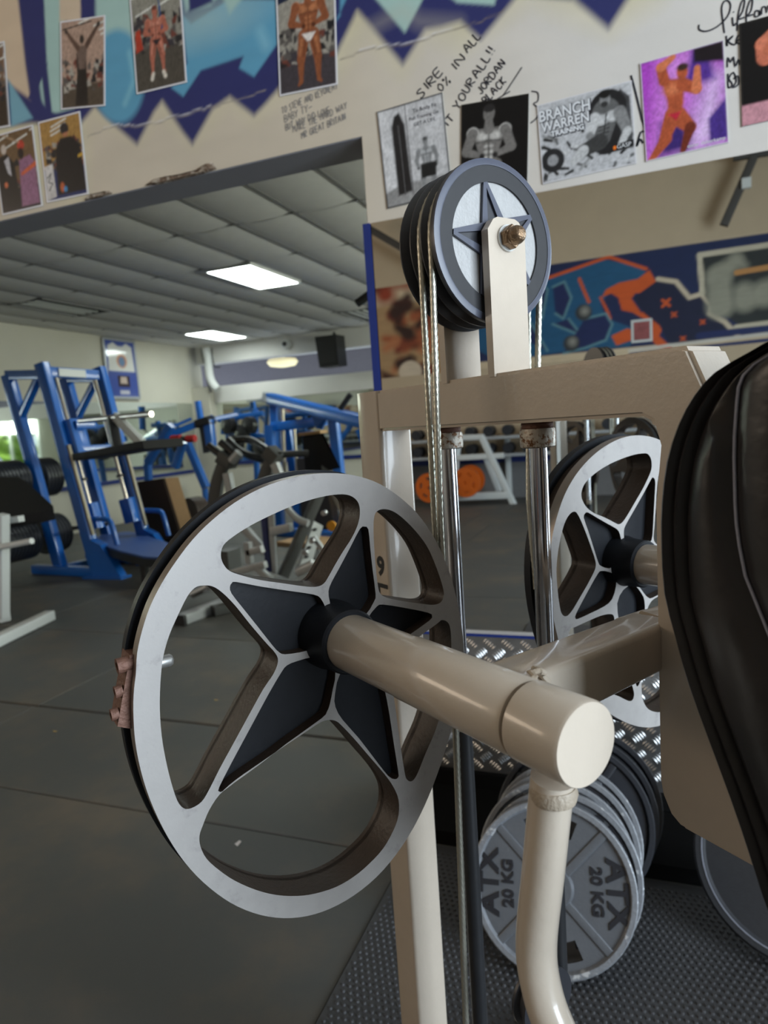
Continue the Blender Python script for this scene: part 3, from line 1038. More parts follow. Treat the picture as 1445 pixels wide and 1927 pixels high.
for k, (ab, zz) in enumerate(bk):
    as_ = max(float(np.interp(zz, stz, sta)), ab + 0.012)
    af = max(as_ + 0.05, -0.16)
    top = max(0.0, (zz - 1.40) / 0.04)
    rd = 0.012 + 0.05 * top ** 2
    half = [(ab, BN + 0.05 + rd), (ab - 0.002, BN + 0.02), (ab + 0.000, BN + 0.004), (ab + 0.0035, BN), (ab + 0.008, BN + 0.003), (ab + 0.0105, BN + 0.006),
            (ab + 0.013, BN + 0.001), (ab + 0.0165, BN - 0.002), (ab + 0.0205, BN + 0.001), (ab + 0.023, BN + 0.004), (ab + 0.027, BN - 0.001)]
    mid = ab + 0.03 + (as_ - ab - 0.03) * 0.5
    if as_ - ab > 0.05:
        half += [(ab + 0.034, BN - 0.007), (mid, BN - 0.011), (as_ - 0.010, BN - 0.008), (as_ - 0.004, BN - 0.003)]
    else:
        half += [(ab + 0.028, BN - 0.002), (ab + 0.0285, BN - 0.003), (ab + 0.029, BN - 0.003), (max(as_ - 0.004, ab + 0.03), BN - 0.003)]
    a1 = max(as_, ab + 0.031)
    af = max(af, a1 + 0.04)
    half += [(a1, BN + 0.0005), (a1 + 0.004, BN - 0.003), (a1 + 0.012, BN - 0.008), (a1 + 0.03, BN - 0.007), (af, BN + 0.012), (af + 0.012, BN + 0.04)]
    ring = half + [(x, BN + BF - y) for x, y in half[::-1]]
    rings.append([MP(x, y, zz + 0.010 * min(1, max(0, (x - ab) / 0.1)) * (k / nk)) for x, y in ring])
    seam.append(MP(a1, BN - 0.0015, zz + 0.010 * min(1, (a1 - ab) / 0.1) * (k / nk)))
last = rings[-1]
cen = sum(last, V((0, 0, 0))) / len(last)
rings.append([cen + (p - cen) * 0.72 + V((0, 0, 0.010)) for p in last])
rings.append([cen + (p - cen) * 0.30 + V((0, 0, 0.014)) for p in last])
pad = MB().rings(rings).build('back_pad', LEATHER, mach, smooth=70)
MB().tube(seam, 0.0012, 8).build('seam_stitching', STITCH, pad)
sp = MB()
sp.rings([[MP(x, y, zz) for x, y in [(p[0] * s_ + 0.0, p[1] * s_ + B0) for p in rrect(0.40, 0.36, 0.05)]] for zz, s_ in ((0.455, 0.9), (0.46, 0.98), (0.50, 1.0), (0.515, 0.97), (0.52, 0.9))])
sp.build('seat_pad', LEATHER, mach)
MB().beam(MP(0.0, B0, 0.05), MP(0.0, B0, 0.46), 0.06, 0.06, up=AV).build('seat_column', CREAM, mach)

# ================================================================== floor mat and plates by the mirror
MATM = mat('studded_rubber_mat', (0.050, 0.050, 0.053), 0.5, var=0.2, scale=60, rvar=0.1)
mat_o = tag(MB().aabb(-0.75, 1.6, 0.15, 2.0, 0.0002, 0.007).build('studded_mat', MATM, smooth=0), 'dark studded rubber mat under the machine and weight plates', 'mat')
st = MB()
p_ = 0.0185
ny = int((1.98 - 0.75) / p_)
nx = int((1.25 + 0.735) / p_)
for j in range(ny):
    for i in range(nx):
        x = -0.735 + (i + (0.5 if j % 2 else 0)) * p_
        y = 0.76 + j * p_
        q0 = [V((x + 0.0062 * cos(a_), y + 0.0062 * sin(a_), 0.0068)) for a_ in (k * pi / 3 for k in range(6))]
        q1 = [V((x + 0.0038 * cos(a_), y + 0.0038 * sin(a_), 0.0112)) for a_ in (k * pi / 3 for k in range(6))]
        st.add(q0 + q1, [(k, (k + 1) % 6, 6 + (k + 1) % 6, 6 + k) for k in range(6)] + [(6, 7, 8, 9, 10, 11)])
stuff(st.build('studs', MATM, mat_o, smooth=30, recalc=False))

GREYPL = mat('grey_hammered_plate_paint', (0.135, 0.142, 0.155), 0.38, metal=0.3, var=0.10, scale=50, bump=0.18, bscale=140,
             second=(0.42, 0.42, 0.42), sec_lo=0.69, sec_hi=0.73, sec_scale=40)
BLKPL = mat('black_plate_enamel', (0.022, 0.024, 0.030), 0.35, var=0.15, scale=40, bump=0.1, bscale=160)
RUBPL = mat('black_bumper_rubber', (0.030, 0.031, 0.035), 0.55, var=0.2, scale=70, bump=0.15, bscale=250)
XL, YL, ZL = V((1, 0, 0)), V((0, 1, 0)), V((0, 0, 1))
O0 = V((0, 0, 0))


def circ(r, n=48, a0=0):
    return [(r * cos(a0 + 2 * pi * i / n), r * sin(a0 + 2 * pi * i / n)) for i in range(n)]


def slot(r0, r1, a0, a1, n=8):
    return [(r1 * cos(a0 + (a1 - a0) * i / n), r1 * sin(a0 + (a1 - a0) * i / n)) for i in range(n + 1)] + \
           [(r0 * cos(a1 + (a0 - a1) * i / n), r0 * sin(a1 + (a0 - a1) * i / n)) for i in range(n + 1)]


def grip_plate_mesh(R, T, m_, name):
    b = MB()
    holes = [circ(0.026, 24)[::-1]]
    for c in (pi / 2, -pi / 2):
        holes.append(slot(0.60 * R, 0.82 * R, c - 0.42, c + 0.42)[::-1])
    b.prism(circ(R * 0.95, 56), holes, O0, XL, YL, ZL, -T * 0.22, T * 0.22)
    b.lathe([(R * 0.90, -T * 0.5), (R * 0.985, -T * 0.5), (R, -T * 0.42), (R, T * 0.42), (R * 0.985, T * 0.5), (R * 0.93, T * 0.5), (R * 0.90, T * 0.22), (R * 0.90, -T * 0.22)], O0, ZL, 56, closed=True, mi=1)
    b.lathe([(0.026, -T * 0.45), (0.052, -T * 0.45), (0.055, -T * 0.2), (0.055, T * 0.2), (0.048, T * 0.48), (0.026, T * 0.48)], O0, ZL, 32, closed=True)
    for k in range(4):
        a_ = pi / 4 + k * pi / 2
        d_ = V((cos(a_), sin(a_), 0))
        for s_ in (1, -1):
            b.beam(d_ * 0.05 + ZL * (s_ * T * 0.26), d_ * (R * 0.91) + ZL * (s_ * T * 0.26), 0.022, T * 0.2, up=ZL, r=0.003)
    return b.mesh(name, m_ if isinstance(m_, list) else [m_, m_], smooth=35)


def lettering_mesh(R, T, rows_, m_, name, both=False):
    b = MB()
    for sgn, e1, e2 in (((-1, YL, -XL),) if not both else ((1, -YL, XL),)):
        for txt, size, rad in rows_:
            text_into(b, txt, size, XL * (sgn * rad * R) + ZL * (T * 0.22), e1, e2, ZL, 0.0035, bold=size * 0.03, sx=1.12)
    return b.mesh(name, m_, smooth=0, recalc=False)


def lean(o, px, R, T, tilt, yaw=0.0, spin=0.0, z0=0.0112, at=None):
    p = at if at is not None else PZ(px[0], px[1], z0)
    n = V((sin(yaw) * cos(tilt), -cos(yaw) * cos(tilt), sin(tilt)))
    e1 = V((cos(yaw), sin(yaw), 0))
    e2 = n.cross(e1)
    c, s_ = cos(spin), sin(spin)
    x1, y1 = e1 * c + e2 * s_, -e1 * s_ + e2 * c
    M_ = Matrix((x1, y1, n)).transposed().to_4x4()
    hp = n.copy(); hp.z = 0
    M_.translation = V((p.x, p.y, z0 + R * cos(tilt) + T * 0.5 * sin(tilt))) - hp.normalized() * (R * sin(tilt) - T * 0.5 * cos(tilt)) * 1.0
    o.matrix_world = M_
    return o


RP, TP = 0.206, 0.034
RIMPL = mat('worn_grey_plate_rim', (0.25, 0.26, 0.28), 0.4, metal=0.35, var=0.2, scale=60, bump=0.4, bscale=120,
            second=(0.55, 0.55, 0.55), sec_lo=0.58, sec_hi=0.64, sec_scale=30)
gm = grip_plate_mesh(RP, TP, [GREYPL, RIMPL], 'weight_plate')
LETT = mat('black_plate_lettering', (0.018, 0.018, 0.022), 0.4, var=0.1)
lm = lettering_mesh(RP, TP, (('ATX', 0.070, 0.765), ('20 KG', 0.038, 0.53)), LETT, 'lettering')
lm2 = lettering_mesh(RP, TP, (('ATX', 0.070, 0.765), ('20 KG', 0.038, 0.53)), LETT, 'lettering', True)
front_labels = ['grey cast weight plate reading ATX 20 KG, frontmost of the leaning stack',
                'grey weight plate second in the leaning stack, right behind the frontmost one',
                'grey weight plate third in the leaning stack under the tube end',
                'grey weight plate fourth in the leaning stack under the tube end',
                'grey weight plate fifth and rearmost of the grey ones in the leaning stack']
base = PZ(1041, 1838, 0.0112)
TI = radians(24)
for k in range(5):
    o = bpy.data.objects.new('weight_plate', gm)
    COL.objects.link(o)
    at = V((base.x + [0, 0.012, 0.0, 0.008, 0.014][k], base.y + k * 0.052, 0.0112))
    lean(o, None, RP, TP, TI + radians(0.4 * k), radians([3, 2, 5, 3, 4][k]), radians([2, 38, -20, 62, 15][k]), at=at)
    tag(o, front_labels[k], 'weight plate', 'grey cast plates leaning below the mirror')
    for m2 in (lm, lm2):
        l_ = bpy.data.objects.new('lettering', m2)
        COL.objects.link(l_)
        l_.parent = o
bm_ = grip_plate_mesh(0.222, 0.036, BLKPL, 'weight_plate')
for k in range(3):
    o = bpy.data.objects.new('weight_plate', bm_)
    COL.objects.link(o)
    at = V((base.x + 0.03 + 0.012 * k, base.y + 5 * 0.052 + 0.006 + k * 0.053, 0.0112))
    lean(o, None, 0.222, 0.036, TI + radians(3), radians(4), radians([10, 50, 25][k]), at=at)
    tag(o, ['black enamelled weight plate directly behind the grey leaning plates', 'black enamelled weight plate, middle one behind the grey leaning plates',
            'black enamelled weight plate, last one before the tread plate'][k], 'weight plate', 'black plates leaning below the mirror')
# rubber bumper plate at the right edge
t = bpy.data.objects.new('bumper_plate', MB().lathe([(0.026, -0.028), (0.10, -0.028), (0.205, -0.022), (0.21, -0.030), (0.229, -0.030), (0.235, -0.024), (0.235, 0.024), (0.229, 0.030), (0.21, 0.030), (0.205, 0.020), (0.10, 0.024), (0.026, 0.028)],
                                                    O0, ZL, 64, closed=True).mesh('bumper_plate', RUBPL, smooth=30))
COL.objects.link(t)
lean(t, None, 0.235, 0.06, radians(27), radians(-12), 0.0, at=V((0.325, 1.76, 0.0112)))
tag(t, 'large black rubber bumper plate leaning at the right edge below the pad', 'weight plate')
rg = bpy.data.objects.new('rim_ring', MB().lathe([(0.2065, 0.0205), (0.2125, 0.0312), (0.2155, 0.0312), (0.2075, 0.0195)], O0, ZL, 64, closed=True).mesh('rim_ring', mat('grey_worn_ring', (0.22, 0.23, 0.27), 0.4, var=0.2), smooth=30))
COL.objects.link(rg)
rg.parent = t

# litter on the floor
pp = PZ(447, 1590, 0.0)
sc = MB()
sc.add([pp + V((-0.012, 0, 0.001)), pp + V((0.006, -0.009, 0.002)), pp + V((0.014, 0.004, 0.012)), pp + V((0.0, 0.012, 0.009)), pp + V((-0.006, 0.016, 0.002))],
       [(0, 1, 2, 3), (0, 3, 4)])
sc.add([v + V((0.0005, 0, 0.001)) for v in sc.v], [(3, 2, 1, 0), (4, 3, 0)])
tag(sc.build('paper_scrap', mat('white_paper_scrap', (0.75, 0.75, 0.78), 0.6), smooth=0, recalc=False), 'tiny crumpled white paper scrap seen through the near cam', 'litter')
LEAF = mat('dry_yellow_leaf', (0.42, 0.30, 0.12), 0.7, var=0.2, scale=200)
for (x, y), lb in (((407, 1318), 'yellow dry leaf crumb seen through the left spoke opening'), ((104, 1377), 'yellow dry leaf crumb on the floor at far left')):
    q = PZ(x, y, 0.0)
    lf = MB()
    ring = [q + V((0.011 * cos(a_) * 1.3, 0.006 * sin(a_), 0.001 + 0.003 * (cos(a_) ** 2))) for a_ in (k * pi / 4 for k in range(8))]
    lf.rings([ring, [v + V((0, 0, 0.001)) for v in ring]])
    tag(lf.build('dry_leaf', LEAF, smooth=0), lb, 'leaf')

# ================================================================== wall painting, photographs, handwriting
def srgb_arr(c):
    c = np.asarray(c, float) / 255.0
    return np.where(c <= 0.04045, c / 12.92, ((c + 0.055) / 1.055) ** 2.4)


def seg_dist(X, Z, a, b):
    ax, az = a; bx, bz = b
    dx, dz = bx - ax, bz - az
    l2 = dx * dx + dz * dz + 1e-12
    t_ = np.clip(((X - ax) * dx + (Z - az) * dz) / l2, 0, 1)
    return np.hypot(X - ax - t_ * dx, Z - az - t_ * dz)


def poly_sd(X, Z, P):
    """signed distance, negative inside"""
    d = np.full(X.shape, 1e9)
    ins = np.zeros(X.shape, bool)
    n = len(P)
    for i in range(n):
        a, b = P[i - 1], P[i]
        d = np.minimum(d, seg_dist(X, Z, a, b))
        c = ((a[1] > Z) != (b[1] > Z)) & (X < (b[0] - a[0]) * (Z - a[1]) / (b[1] - a[1] + 1e-12) + a[0])
        ins ^= c
    return np.where(ins, -d, d)


class Canvas:
    def __init__(s, x0, x1, z0, z1, nx, nz, base):
        s.x = np.linspace(x0, x1, nx); s.z = np.linspace(z0, z1, nz)
        s.X, s.Z = np.meshgrid(s.x, s.z)
        s.c = np.zeros((nz, nx, 3)) + srgb_arr(base)
        s.nx, s.nz = nx, nz

    def blend(s, w, col):
        w = np.clip(w, 0, 1)[..., None]
        s.c = s.c * (1 - w) + srgb_arr(col) * w

    def poly(s, P, col, soft=0.004, a=1.0):
        sd = poly_sd(s.X, s.Z, P)
        s.blend(a * (0.5 - sd / (2 * soft)), col)

    def line(s, P, w, col, soft=0.003, a=1.0):
        d = np.full(s.X.shape, 1e9)
        for i in range(len(P) - 1):
            d = np.minimum(d, seg_dist(s.X, s.Z, P[i], P[i + 1]))
        s.blend(a * (0.5 - (d - w / 2) / (2 * soft)), col)

    def cap(s, p, q, r0, r1, col, soft=0.01, a=1.0):
        ax, az = p; bx, bz = q
        dx, dz = bx - ax, bz - az
        t_ = np.clip(((s.X - ax) * dx + (s.Z - az) * dz) / (dx * dx + dz * dz + 1e-12), 0, 1)
        d = np.hypot(s.X - ax - t_ * dx, s.Z - az - t_ * dz) - (r0 + (r1 - r0) * t_)
        s.blend(a * (0.5 - d / (2 * soft)), col)

    def ell(s, c, rx, rz, col, soft=0.01, a=1.0):
        d = (np.hypot((s.X - c[0]) / rx, (s.Z - c[1]) / rz) - 1) * min(rx, rz)
        s.blend(a * (0.5 - d / (2 * soft)), col)

    def noise(s, amt, cells, seed=0):
        r_ = np.random.RandomState(seed)
        g = r_.rand(cells + 2, cells + 2)
        u = np.linspace(0, cells, s.nx); v = np.linspace(0, cells, s.nz)
        i = u.astype(int); j = v.astype(int)
        fu = (u - i)[None, :]; fv = (v - j)[:, None]
        n_ = (g[j][:, i] * (1 - fu) + g[j][:, i + 1] * fu) * (1 - fv) + (g[j + 1][:, i] * (1 - fu) + g[j + 1][:, i + 1] * fu) * fv
        s.c *= (1 + amt * (n_ - 0.5) * 2)[..., None]

    def mesh(s, name, place, m_, keep=None):
        """place(x,z)->world; keep(mask function over cell centres)"""
        P = [place(x, z) for z in s.z for x in s.x]
        n = s.nx
        fs = []
        for j in range(s.nz - 1):
            for i in range(n - 1):
                if keep is None or keep((s.x[i] + s.x[i + 1]) / 2, (s.z[j] + s.z[j + 1]) / 2):
                    fs.append((j * n + i, j * n + i + 1, (j + 1) * n + i + 1, (j + 1) * n + i))
        me = bpy.data.meshes.new(name)
        me.from_pydata([tuple(p) for p in P], [], fs)
        me.materials.append(m_)
        at = me.color_attributes.new('Col', 'FLOAT_COLOR', 'POINT')
        col = np.ones((s.nz * s.nx, 4), np.float32)
        col[:, :3] = np.clip(s.c, 0, 1).reshape(-1, 3)
        at.data.foreach_set('color', col.ravel())
        return me


def wp(x, y):
    p = PY(x, y, YW)
    return (p.x, p.z)


def WP(*pts):
    return [wp(x, y) for x, y in pts]


CRM, NVY, SKY, MINT, PALE = (205, 192, 172), (38, 42, 98), (92, 156, 186), (166, 196, 188), (214, 206, 178)
cv = Canvas(-3.05, 1.1, ZMT, 3.42, 640, 205, CRM)
# light from the right put into the wall colour: paler that way
cv.blend(np.clip((cv.X + 1.0) / 0.9, 0, 1) * 0.8, (216, 212, 208))
# yellowish halo below the outline
HAL = [(160, 400), (165, 210), (262, 262), (300, 205), (365, 270), (430, 190), (480, 225), (560, 150), (640, 130), (690, 60), (756, 135), (800, 60), (870, 90), (1000, 0), (1150, 60), (1240, 0), (1240, -200), (0, -200), (-40, 300)]
cv.poly(WP(*HAL), (212, 202, 170), 0.05, 0.85)
# navy body of the lettering
NB = [(-60, -200), (-60, 250), (0, 240), (60, 232), (150, 235), (178, 200), (215, 235), (258, 272), (290, 210), (305, 190), (345, 250), (362, 272), (400, 205), (432, 182), (478, 218), (500, 195), (530, 160), (560, 120), (630, 108), (672, 20), (690, 40), (758, 122), (800, 55), (830, 50), (865, 40), (905, 75), (975, -10), (1080, 0), (1145, 55), (1180, 0), (1260, -90), (1260, -200)]
cv.poly(WP(*NB), NVY, 0.012)
cv.poly(WP((700, -10), (762, 62), (795, 0), (790, -30)), MINT, 0.006)
cv.poly(WP((830, -20), (860, 5), (930, 10), (940, -30)), MINT, 0.006)
cv.poly(WP((800, -200), (1300, -200), (1100, -60), (960, -30)), NVY, 0.01)
# light letters
cv.poly(WP((-80, -200), (35, -200), (62, 190), (20, 160), (-60, 60)), (212, 188, 160), 0.010)
cv.poly(WP((60, -200), (105, -200), (125, 110), (140, 205), (95, 215), (68, 175), (85, 125)), MINT, 0.006)
cv.poly(WP((112, -200), (148, -200), (152, 40), (112, 40)), (208, 186, 160), 0.006)
cv.poly(WP((178, -200), (236, -200), (250, 60), (262, 130), (245, 195), (190, 150), (180, 30)), MINT, 0.010)
cv.ell(wp(222, 145), 0.13, 0.17, SKY, 0.012)
cv.line(WP((243, 100), (253, 150), (235, 195)), 0.022, (120, 180, 200), 0.010)
cv.poly(WP((16, 150), (62, 222), (22, 238)), (120, 168, 185), 0.006)
cv.poly(WP((345, 0), (350, 20), (395, 10), (430, -30), (430, -200), (290, -200)), MINT, 0.01)
cv.poly(WP((345, 30), (360, 45), (430, 0), (520, 0), (522, 82), (478, 145), (450, 128), (458, 106), (378, 132), (345, 182), (322, 165), (352, 120)), SKY, 0.005)
cv.ell(wp(385, 38), 0.16, 0.055, (170, 198, 196), 0.07, 0.75)
cv.poly(WP((352, -60), (356, 22), (400, 4), (398, -60)), NVY, 0.006)
cv.poly(WP((405, -40), (432, 26), (455, -2), (470, -60)), MINT, 0.01)
cv.line(WP((490, 60), (500, 85)), 0.03, (130, 186, 205), 0.02, 0.8)
cv.poly(WP((640, -60), (640, 30), (632, 40), (655, -10), (672, -60)), SKY, 0.006)
cv.poly(WP((80, 128), (90, 118), (62, 190), (52, 186)), NVY, 0.004)
cv.line(WP((72, -100), (82, 120), (92, 215), (104, 225)), 0.035, NVY, 0.006)
cv.line(WP((34, -100), (58, 120), (68, 190)), 0.06, NVY, 0.008)
# white edge above the navy points
cv.line(WP((655, 90), (700, 52), (756, 20), (790, 40), (860, 45)), 0.03, (190, 182, 165), 0.03, 0.35)
# cracks
for k, P in enumerate((((165, 258), (215, 238), (262, 240), (330, 222), (385, 205), (450, 188), (512, 165)), ((640, 112), (700, 92), (770, 84), (835, 60), (905, 40), (960, 15)))):
    q = []
    for i in range(len(P) - 1):
        for j in range(5):
            t_ = j / 5
            q.append((P[i][0] * (1 - t_) + P[i + 1][0] * t_, P[i][1] * (1 - t_) + P[i + 1][1] * t_ + random.uniform(-2.5, 2.5)))
    cv.line(WP(*q), 0.004, (120, 108, 98) if k else (150, 140, 130), 0.003, 0.75)
    cv.line([(x, z + 0.006) for x, z in WP(*q[3:-8])], 0.003, (225, 222, 225), 0.003, 0.7)
cv.noise(0.035, 40, 3)
cv.noise(0.03, 9, 5)
me = cv.mesh('graffiti_paint', lambda x, z: V((x, YW, z)) - WLOC['wall_bulkhead'], ATTR, keep=lambda x, z: z > (ZBULK if x < XE else ZMT))
g = bpy.data.objects.new('graffiti_paint', me)
COL.objects.link(g)
g.parent = wb
# broken plaster edge of the bulkhead
CHIP = mat('broken_brick_and_plaster', (0.15, 0.095, 0.06), 0.9, var=0.4, scale=60, bump=0.8, bscale=90, second=(0.45, 0.38, 0.30), sec_lo=0.45, sec_hi=0.6, sec_scale=40)
for P in (((272, 350), (288, 338), (310, 334), (340, 330), (385, 318), (400, 306), (408, 318), (388, 326), (340, 344), (300, 352)), ((160, 378), (172, 366), (205, 360), (212, 364), (190, 372))):
    b = MB()
    q = WP(*P)
    cx = sum(x for x, _ in q) / len(q); cz = sum(z for _, z in q) / len(q)
    ring = [V((x, YW - 0.001, max(z, ZBULK - 0.005))) for x, z in q]
    r2 = [V((cx + (x - cx) * 0.85, YW - 0.010 - random.uniform(0, 0.008), max(cz + (z - cz) * 0.75, ZBULK - 0.002))) for x, z in q]
    r3 = [V((cx + (x - cx) * 0.5, YW - 0.006 - random.uniform(0, 0.006), cz + (z - cz) * 0.4)) for x, z in q]
    b.rings([ring, r2, r3])
    b.build('broken_plaster', CHIP, wb, smooth=0)

# photographs -----------------------------------------------------------------
SK, SKD, SKL = (150, 88, 58), (92, 50, 34), (190, 122, 86)


def figure(c, cx, zt, h, pose='arms_up', skin=(SK, SKD, SKL), trunk=(30, 30, 34), grey=False):
    """muscular figure painted flat on a print; cx centre, zt top of head, h figure height (units of print)"""
    s1, s2, s3 = skin
    u = h / 7.6
    S = 0.009

    def c_(p, q, r0, r1, col=s1, a=1.0):
        c.cap((cx + p[0] * u, zt - p[1] * u), (cx + q[0] * u, zt - q[1] * u), r0 * u, r1 * u, col, S, a)
    # legs
    for s_ in (-1, 1):
        c_((s_ * 0.42, 3.9), (s_ * 0.75, 5.6), 0.52, 0.36)
        c_((s_ * 0.75, 5.6), (s_ * 0.80, 7.3), 0.33, 0.17)
        c_((s_ * 0.25, 4.2), (s_ * 0.55, 5.4), 0.10, 0.08, s2, 0.6)
        c_((s_ * 0.62, 4.2), (s_ * 0.85, 5.3), 0.14, 0.08, s3, 0.7)
        c_((s_ * 0.80, 7.3), (s_ * 1.0, 7.5), 0.17, 0.12)
    # torso
    c.poly([(cx + x * u, zt - y * u) for x, y in ((-1.05, 1.45), (1.05, 1.45), (0.9, 2.3), (0.55, 3.4), (0.62, 4.0), (-0.62, 4.0), (-0.55, 3.4), (-0.9, 2.3))], s1, S)
    for s_ in (-1, 1):
        c.ell((cx + s_ * 0.42 * u, zt - 1.95 * u), 0.42 * u, 0.30 * u, s3, S * 2, 0.8)
        c_((s_ * 0.1, 2.25), (s_ * 0.8, 2.3), 0.05, 0.05, s2, 0.7)
        for k in range(3):
            c.ell((cx + s_ * 0.18 * u, zt - (2.6 + 0.36 * k) * u), 0.15 * u, 0.13 * u, s3, S, 0.6)
    c_((0, 1.7), (0, 3.7), 0.04, 0.04, s2, 0.7)
    c.poly([(cx + x * u, zt - y * u) for x, y in ((-0.62, 3.75), (0.62, 3.75), (0.15, 4.35), (-0.15, 4.35))], trunk, S)
    # head
    c_((0, 1.1), (0, 1.5), 0.27, 0.36)
    c.ell((cx, zt - 0.55 * u), 0.38 * u, 0.52 * u, s1, S)
    c.ell((cx, zt - 0.22 * u), 0.39 * u, 0.26 * u, s2, S)
    # arms
    for s_ in (-1, 1):
        if pose == 'arms_up':
            A_ = ((s_ * 1.05, 1.65), (s_ * 1.75, 0.75), (s_ * 1.25, -0.25))
        elif pose == 'most':
            A_ = ((s_ * 1.1, 1.7), (s_ * 1.55, 2.8), (s_ * 0.45, 3.2))
        elif pose == 'flex':
            A_ = ((s_ * 1.1, 1.6), (s_ * 1.95, 1.35), (s_ * 1.6, 0.35)) if s_ > 0 else ((s_ * 1.1, 1.7), (s_ * 1.6, 2.6), (s_ * 0.6, 3.1))
        else:
            A_ = ((s_ * 1.1, 1.7), (s_ * 1.5, 2.9), (s_ * 1.35, 4.0))
        c_(A_[0], A_[0], 0.42, 0.42, s3)
        c_(A_[0], A_[1], 0.36, 0.30)
        c_(A_[1], A_[2], 0.29, 0.16)
        c_(A_[2], A_[2], 0.18, 0.18, s2)


def photo(label, corners, paint, border=(225, 222, 225), bw=0.018, n=(64, 84), thick=0.003, name='photo_print', extra=None, bg_=(60, 55, 50)):
    """corners TL, TR, BR, BL in the picture on the wall plane"""
    tl, tr, br, bl_ = [PY(x, y, YW) for x, y in corners]
    e = ((tr - tl) + (br - bl_)) / 2
    w = e.length
    e1 = e.normalized()
    e2 = V((-e1.z, 0, e1.x))
    h_ = ((tl - bl_).length + (tr - br).length) / 2
    c0 = (tl + tr + br + bl_) / 4
    c0.y = YW - thick - 0.001
    c = Canvas(0, w / h_, 0, 1, n[0], n[1], bg_)
    A_ = w / h_
    paint(c, A_)
    c.noise(.09, 22, int(abs(corners[0][0])))
    c.noise(.22, 55, int(abs(corners[0][1])) + 1)
    if bw:
        fr = np.minimum(np.minimum(c.X, A_ - c.X), np.minimum(c.Z, 1 - c.Z))
        c.blend((bw - fr) / 0.008 + 0.5, border)
    me_ = c.mesh(name, lambda x, z: e1 * ((x - A_ / 2) * h_) + e2 * ((z - 0.5) * h_), PRINT)
    # card behind the print
    b = bmesh.new()
    b.from_mesh(me_)
    me_.materials.append(WHITEP)
    k = [b.verts.new(e1 * (sx * w / 2) + e2 * (sz * h_ / 2) + V((0, dy, 0))) for dy in (0.0004, thick) for sx, sz in ((-1, -1), (1, -1), (1, 1), (-1, 1))]
    for f in ((4, 7, 6, 5), (0, 4, 5, 1), (1, 5, 6, 2), (2, 6, 7, 3), (3, 7, 4, 0)):
        ff = b.faces.new([k[i] for i in f])
        ff.material_index = 1
    b.to_mesh(me_)
    b.free()
    o = bpy.data.objects.new(name, me_)
    COL.objects.link(o)
    o.location = c0
    WLOC[o.name] = V(c0)
    tag(o, label, 'photo', 'photographs stuck on the wall')
    if extra:
        for nm, m_, fn in extra:
            q = MB()
            fn(q, lambda x, z: c0 + e1 * ((x - A_ / 2) * h_) + e2 * ((z - 0.5) * h_) + V((0, -0.0006, 0)), e1, e2, h_, A_)
            q.build(nm, m_, o, smooth=0, recalc=False)
    return o


def gymbg(c, A_, wall=(150, 138, 126), floor=(58, 54, 54), hz=0.42, seed=1):
    c.poly([(0, 0), (A_, 0), (A_, hz), (0, hz)], floor, 0.02)
    c.poly([(0, hz), (A_, hz), (A_, 1), (0, 1)], wall, 0.02)
    r_ = random.Random(seed)
    for k in range(60):
        x, z = r_.uniform(0, A_), r_.uniform(hz - 0.10, hz + 0.26)
        col = r_.choice([(40, 38, 40), (30, 30, 34), (90, 84, 80), (170, 162, 150), (60, 55, 60), (110, 60, 50)])
        c.poly([(x, z), (x + r_.uniform(.02, .12), z + r_.uniform(-.02, .02)), (x + r_.uniform(.02, .1), z + r_.uniform(.02, .12)), (x, z + r_.uniform(.02, .1))], col, 0.008, 0.8)
    for k in range(4):
        x = r_.uniform(0, A_)
        c.line([(x, 0.8 + 0.05 * k), (x + 0.25, 0.86 + 0.05 * k)], 0.02, (222, 220, 210), 0.008)


def ph_pullup(c, A_):
    gymbg(c, A_, (176, 146, 128), (84, 72, 60), 0.28, 2)
    D_ = (52, 44, 40)
    c.poly([(A_ * .36, 0.62), (A_ * .58, 0.62), (A_ * .60, 0.40), (A_ * .62, 0.03), (A_ * .34, 0.03), (A_ * .38, 0.40)], (38, 33, 31), 0.01)
    c.poly([(A_ * .36, 0.70), (A_ * .62, 0.70), (A_ * .56, 0.44), (A_ * .42, 0.44)], (112, 92, 82), 0.012)
    c.cap((A_ * .40, 0.68), (A_ * .16, 0.86), 0.035, 0.02, (96, 72, 60))
    c.cap((A_ * .60, 0.70), (A_ * .84, 0.90), 0.035, 0.02, (88, 66, 56))
    c.ell((A_ * .49, 0.77), 0.035, 0.05, D_)
    c.line([(A_ * .06, 0.90), (A_ * .70, 0.955)], 0.016, (70, 60, 55))
    c.cap((A_ * .15, .87), (A_ * .13, .88), .02, .02, D_)
    c.cap((A_ * .85, .91), (A_ * .86, .92), .025, .025, D_)


def ph_stand(c, A_):
    gymbg(c, A_, (142, 138, 126), (78, 72, 64), 0.48, 3)
    c.poly([(A_ * .05, .42), (A_ * .2, .45), (A_ * .16, .66), (A_ * .07, .64)], (176, 60, 40), 0.01)
    c.line([(A_ * .55, 1.0), (A_ * .6, .6)], .02, (50, 80, 130))
    figure(c, A_ * .47, 0.86, 0.70, 'most', ((176, 104, 84), (110, 60, 48), (206, 140, 118)), (46, 40, 44))
    for s_ in (-1, 1):
        c.cap((A_ * .47 + s_ * .07, .17), (A_ * .47 + s_ * .09, .12), .02, .022, (226, 216, 200))


def ph_trunks(c, A_):
    gymbg(c, A_, (156, 150, 138), (66, 60, 64), 0.36, 4)
    c.poly([(0, .9), (A_ * .22, .93), (A_ * .22, 1.0), (0, 1.0)], (24, 36, 60), 0.008)
    figure(c, A_ * .54, 1.06, 1.0, 'most', ((142, 82, 52), (88, 46, 28), (184, 118, 78)), (226, 218, 210))


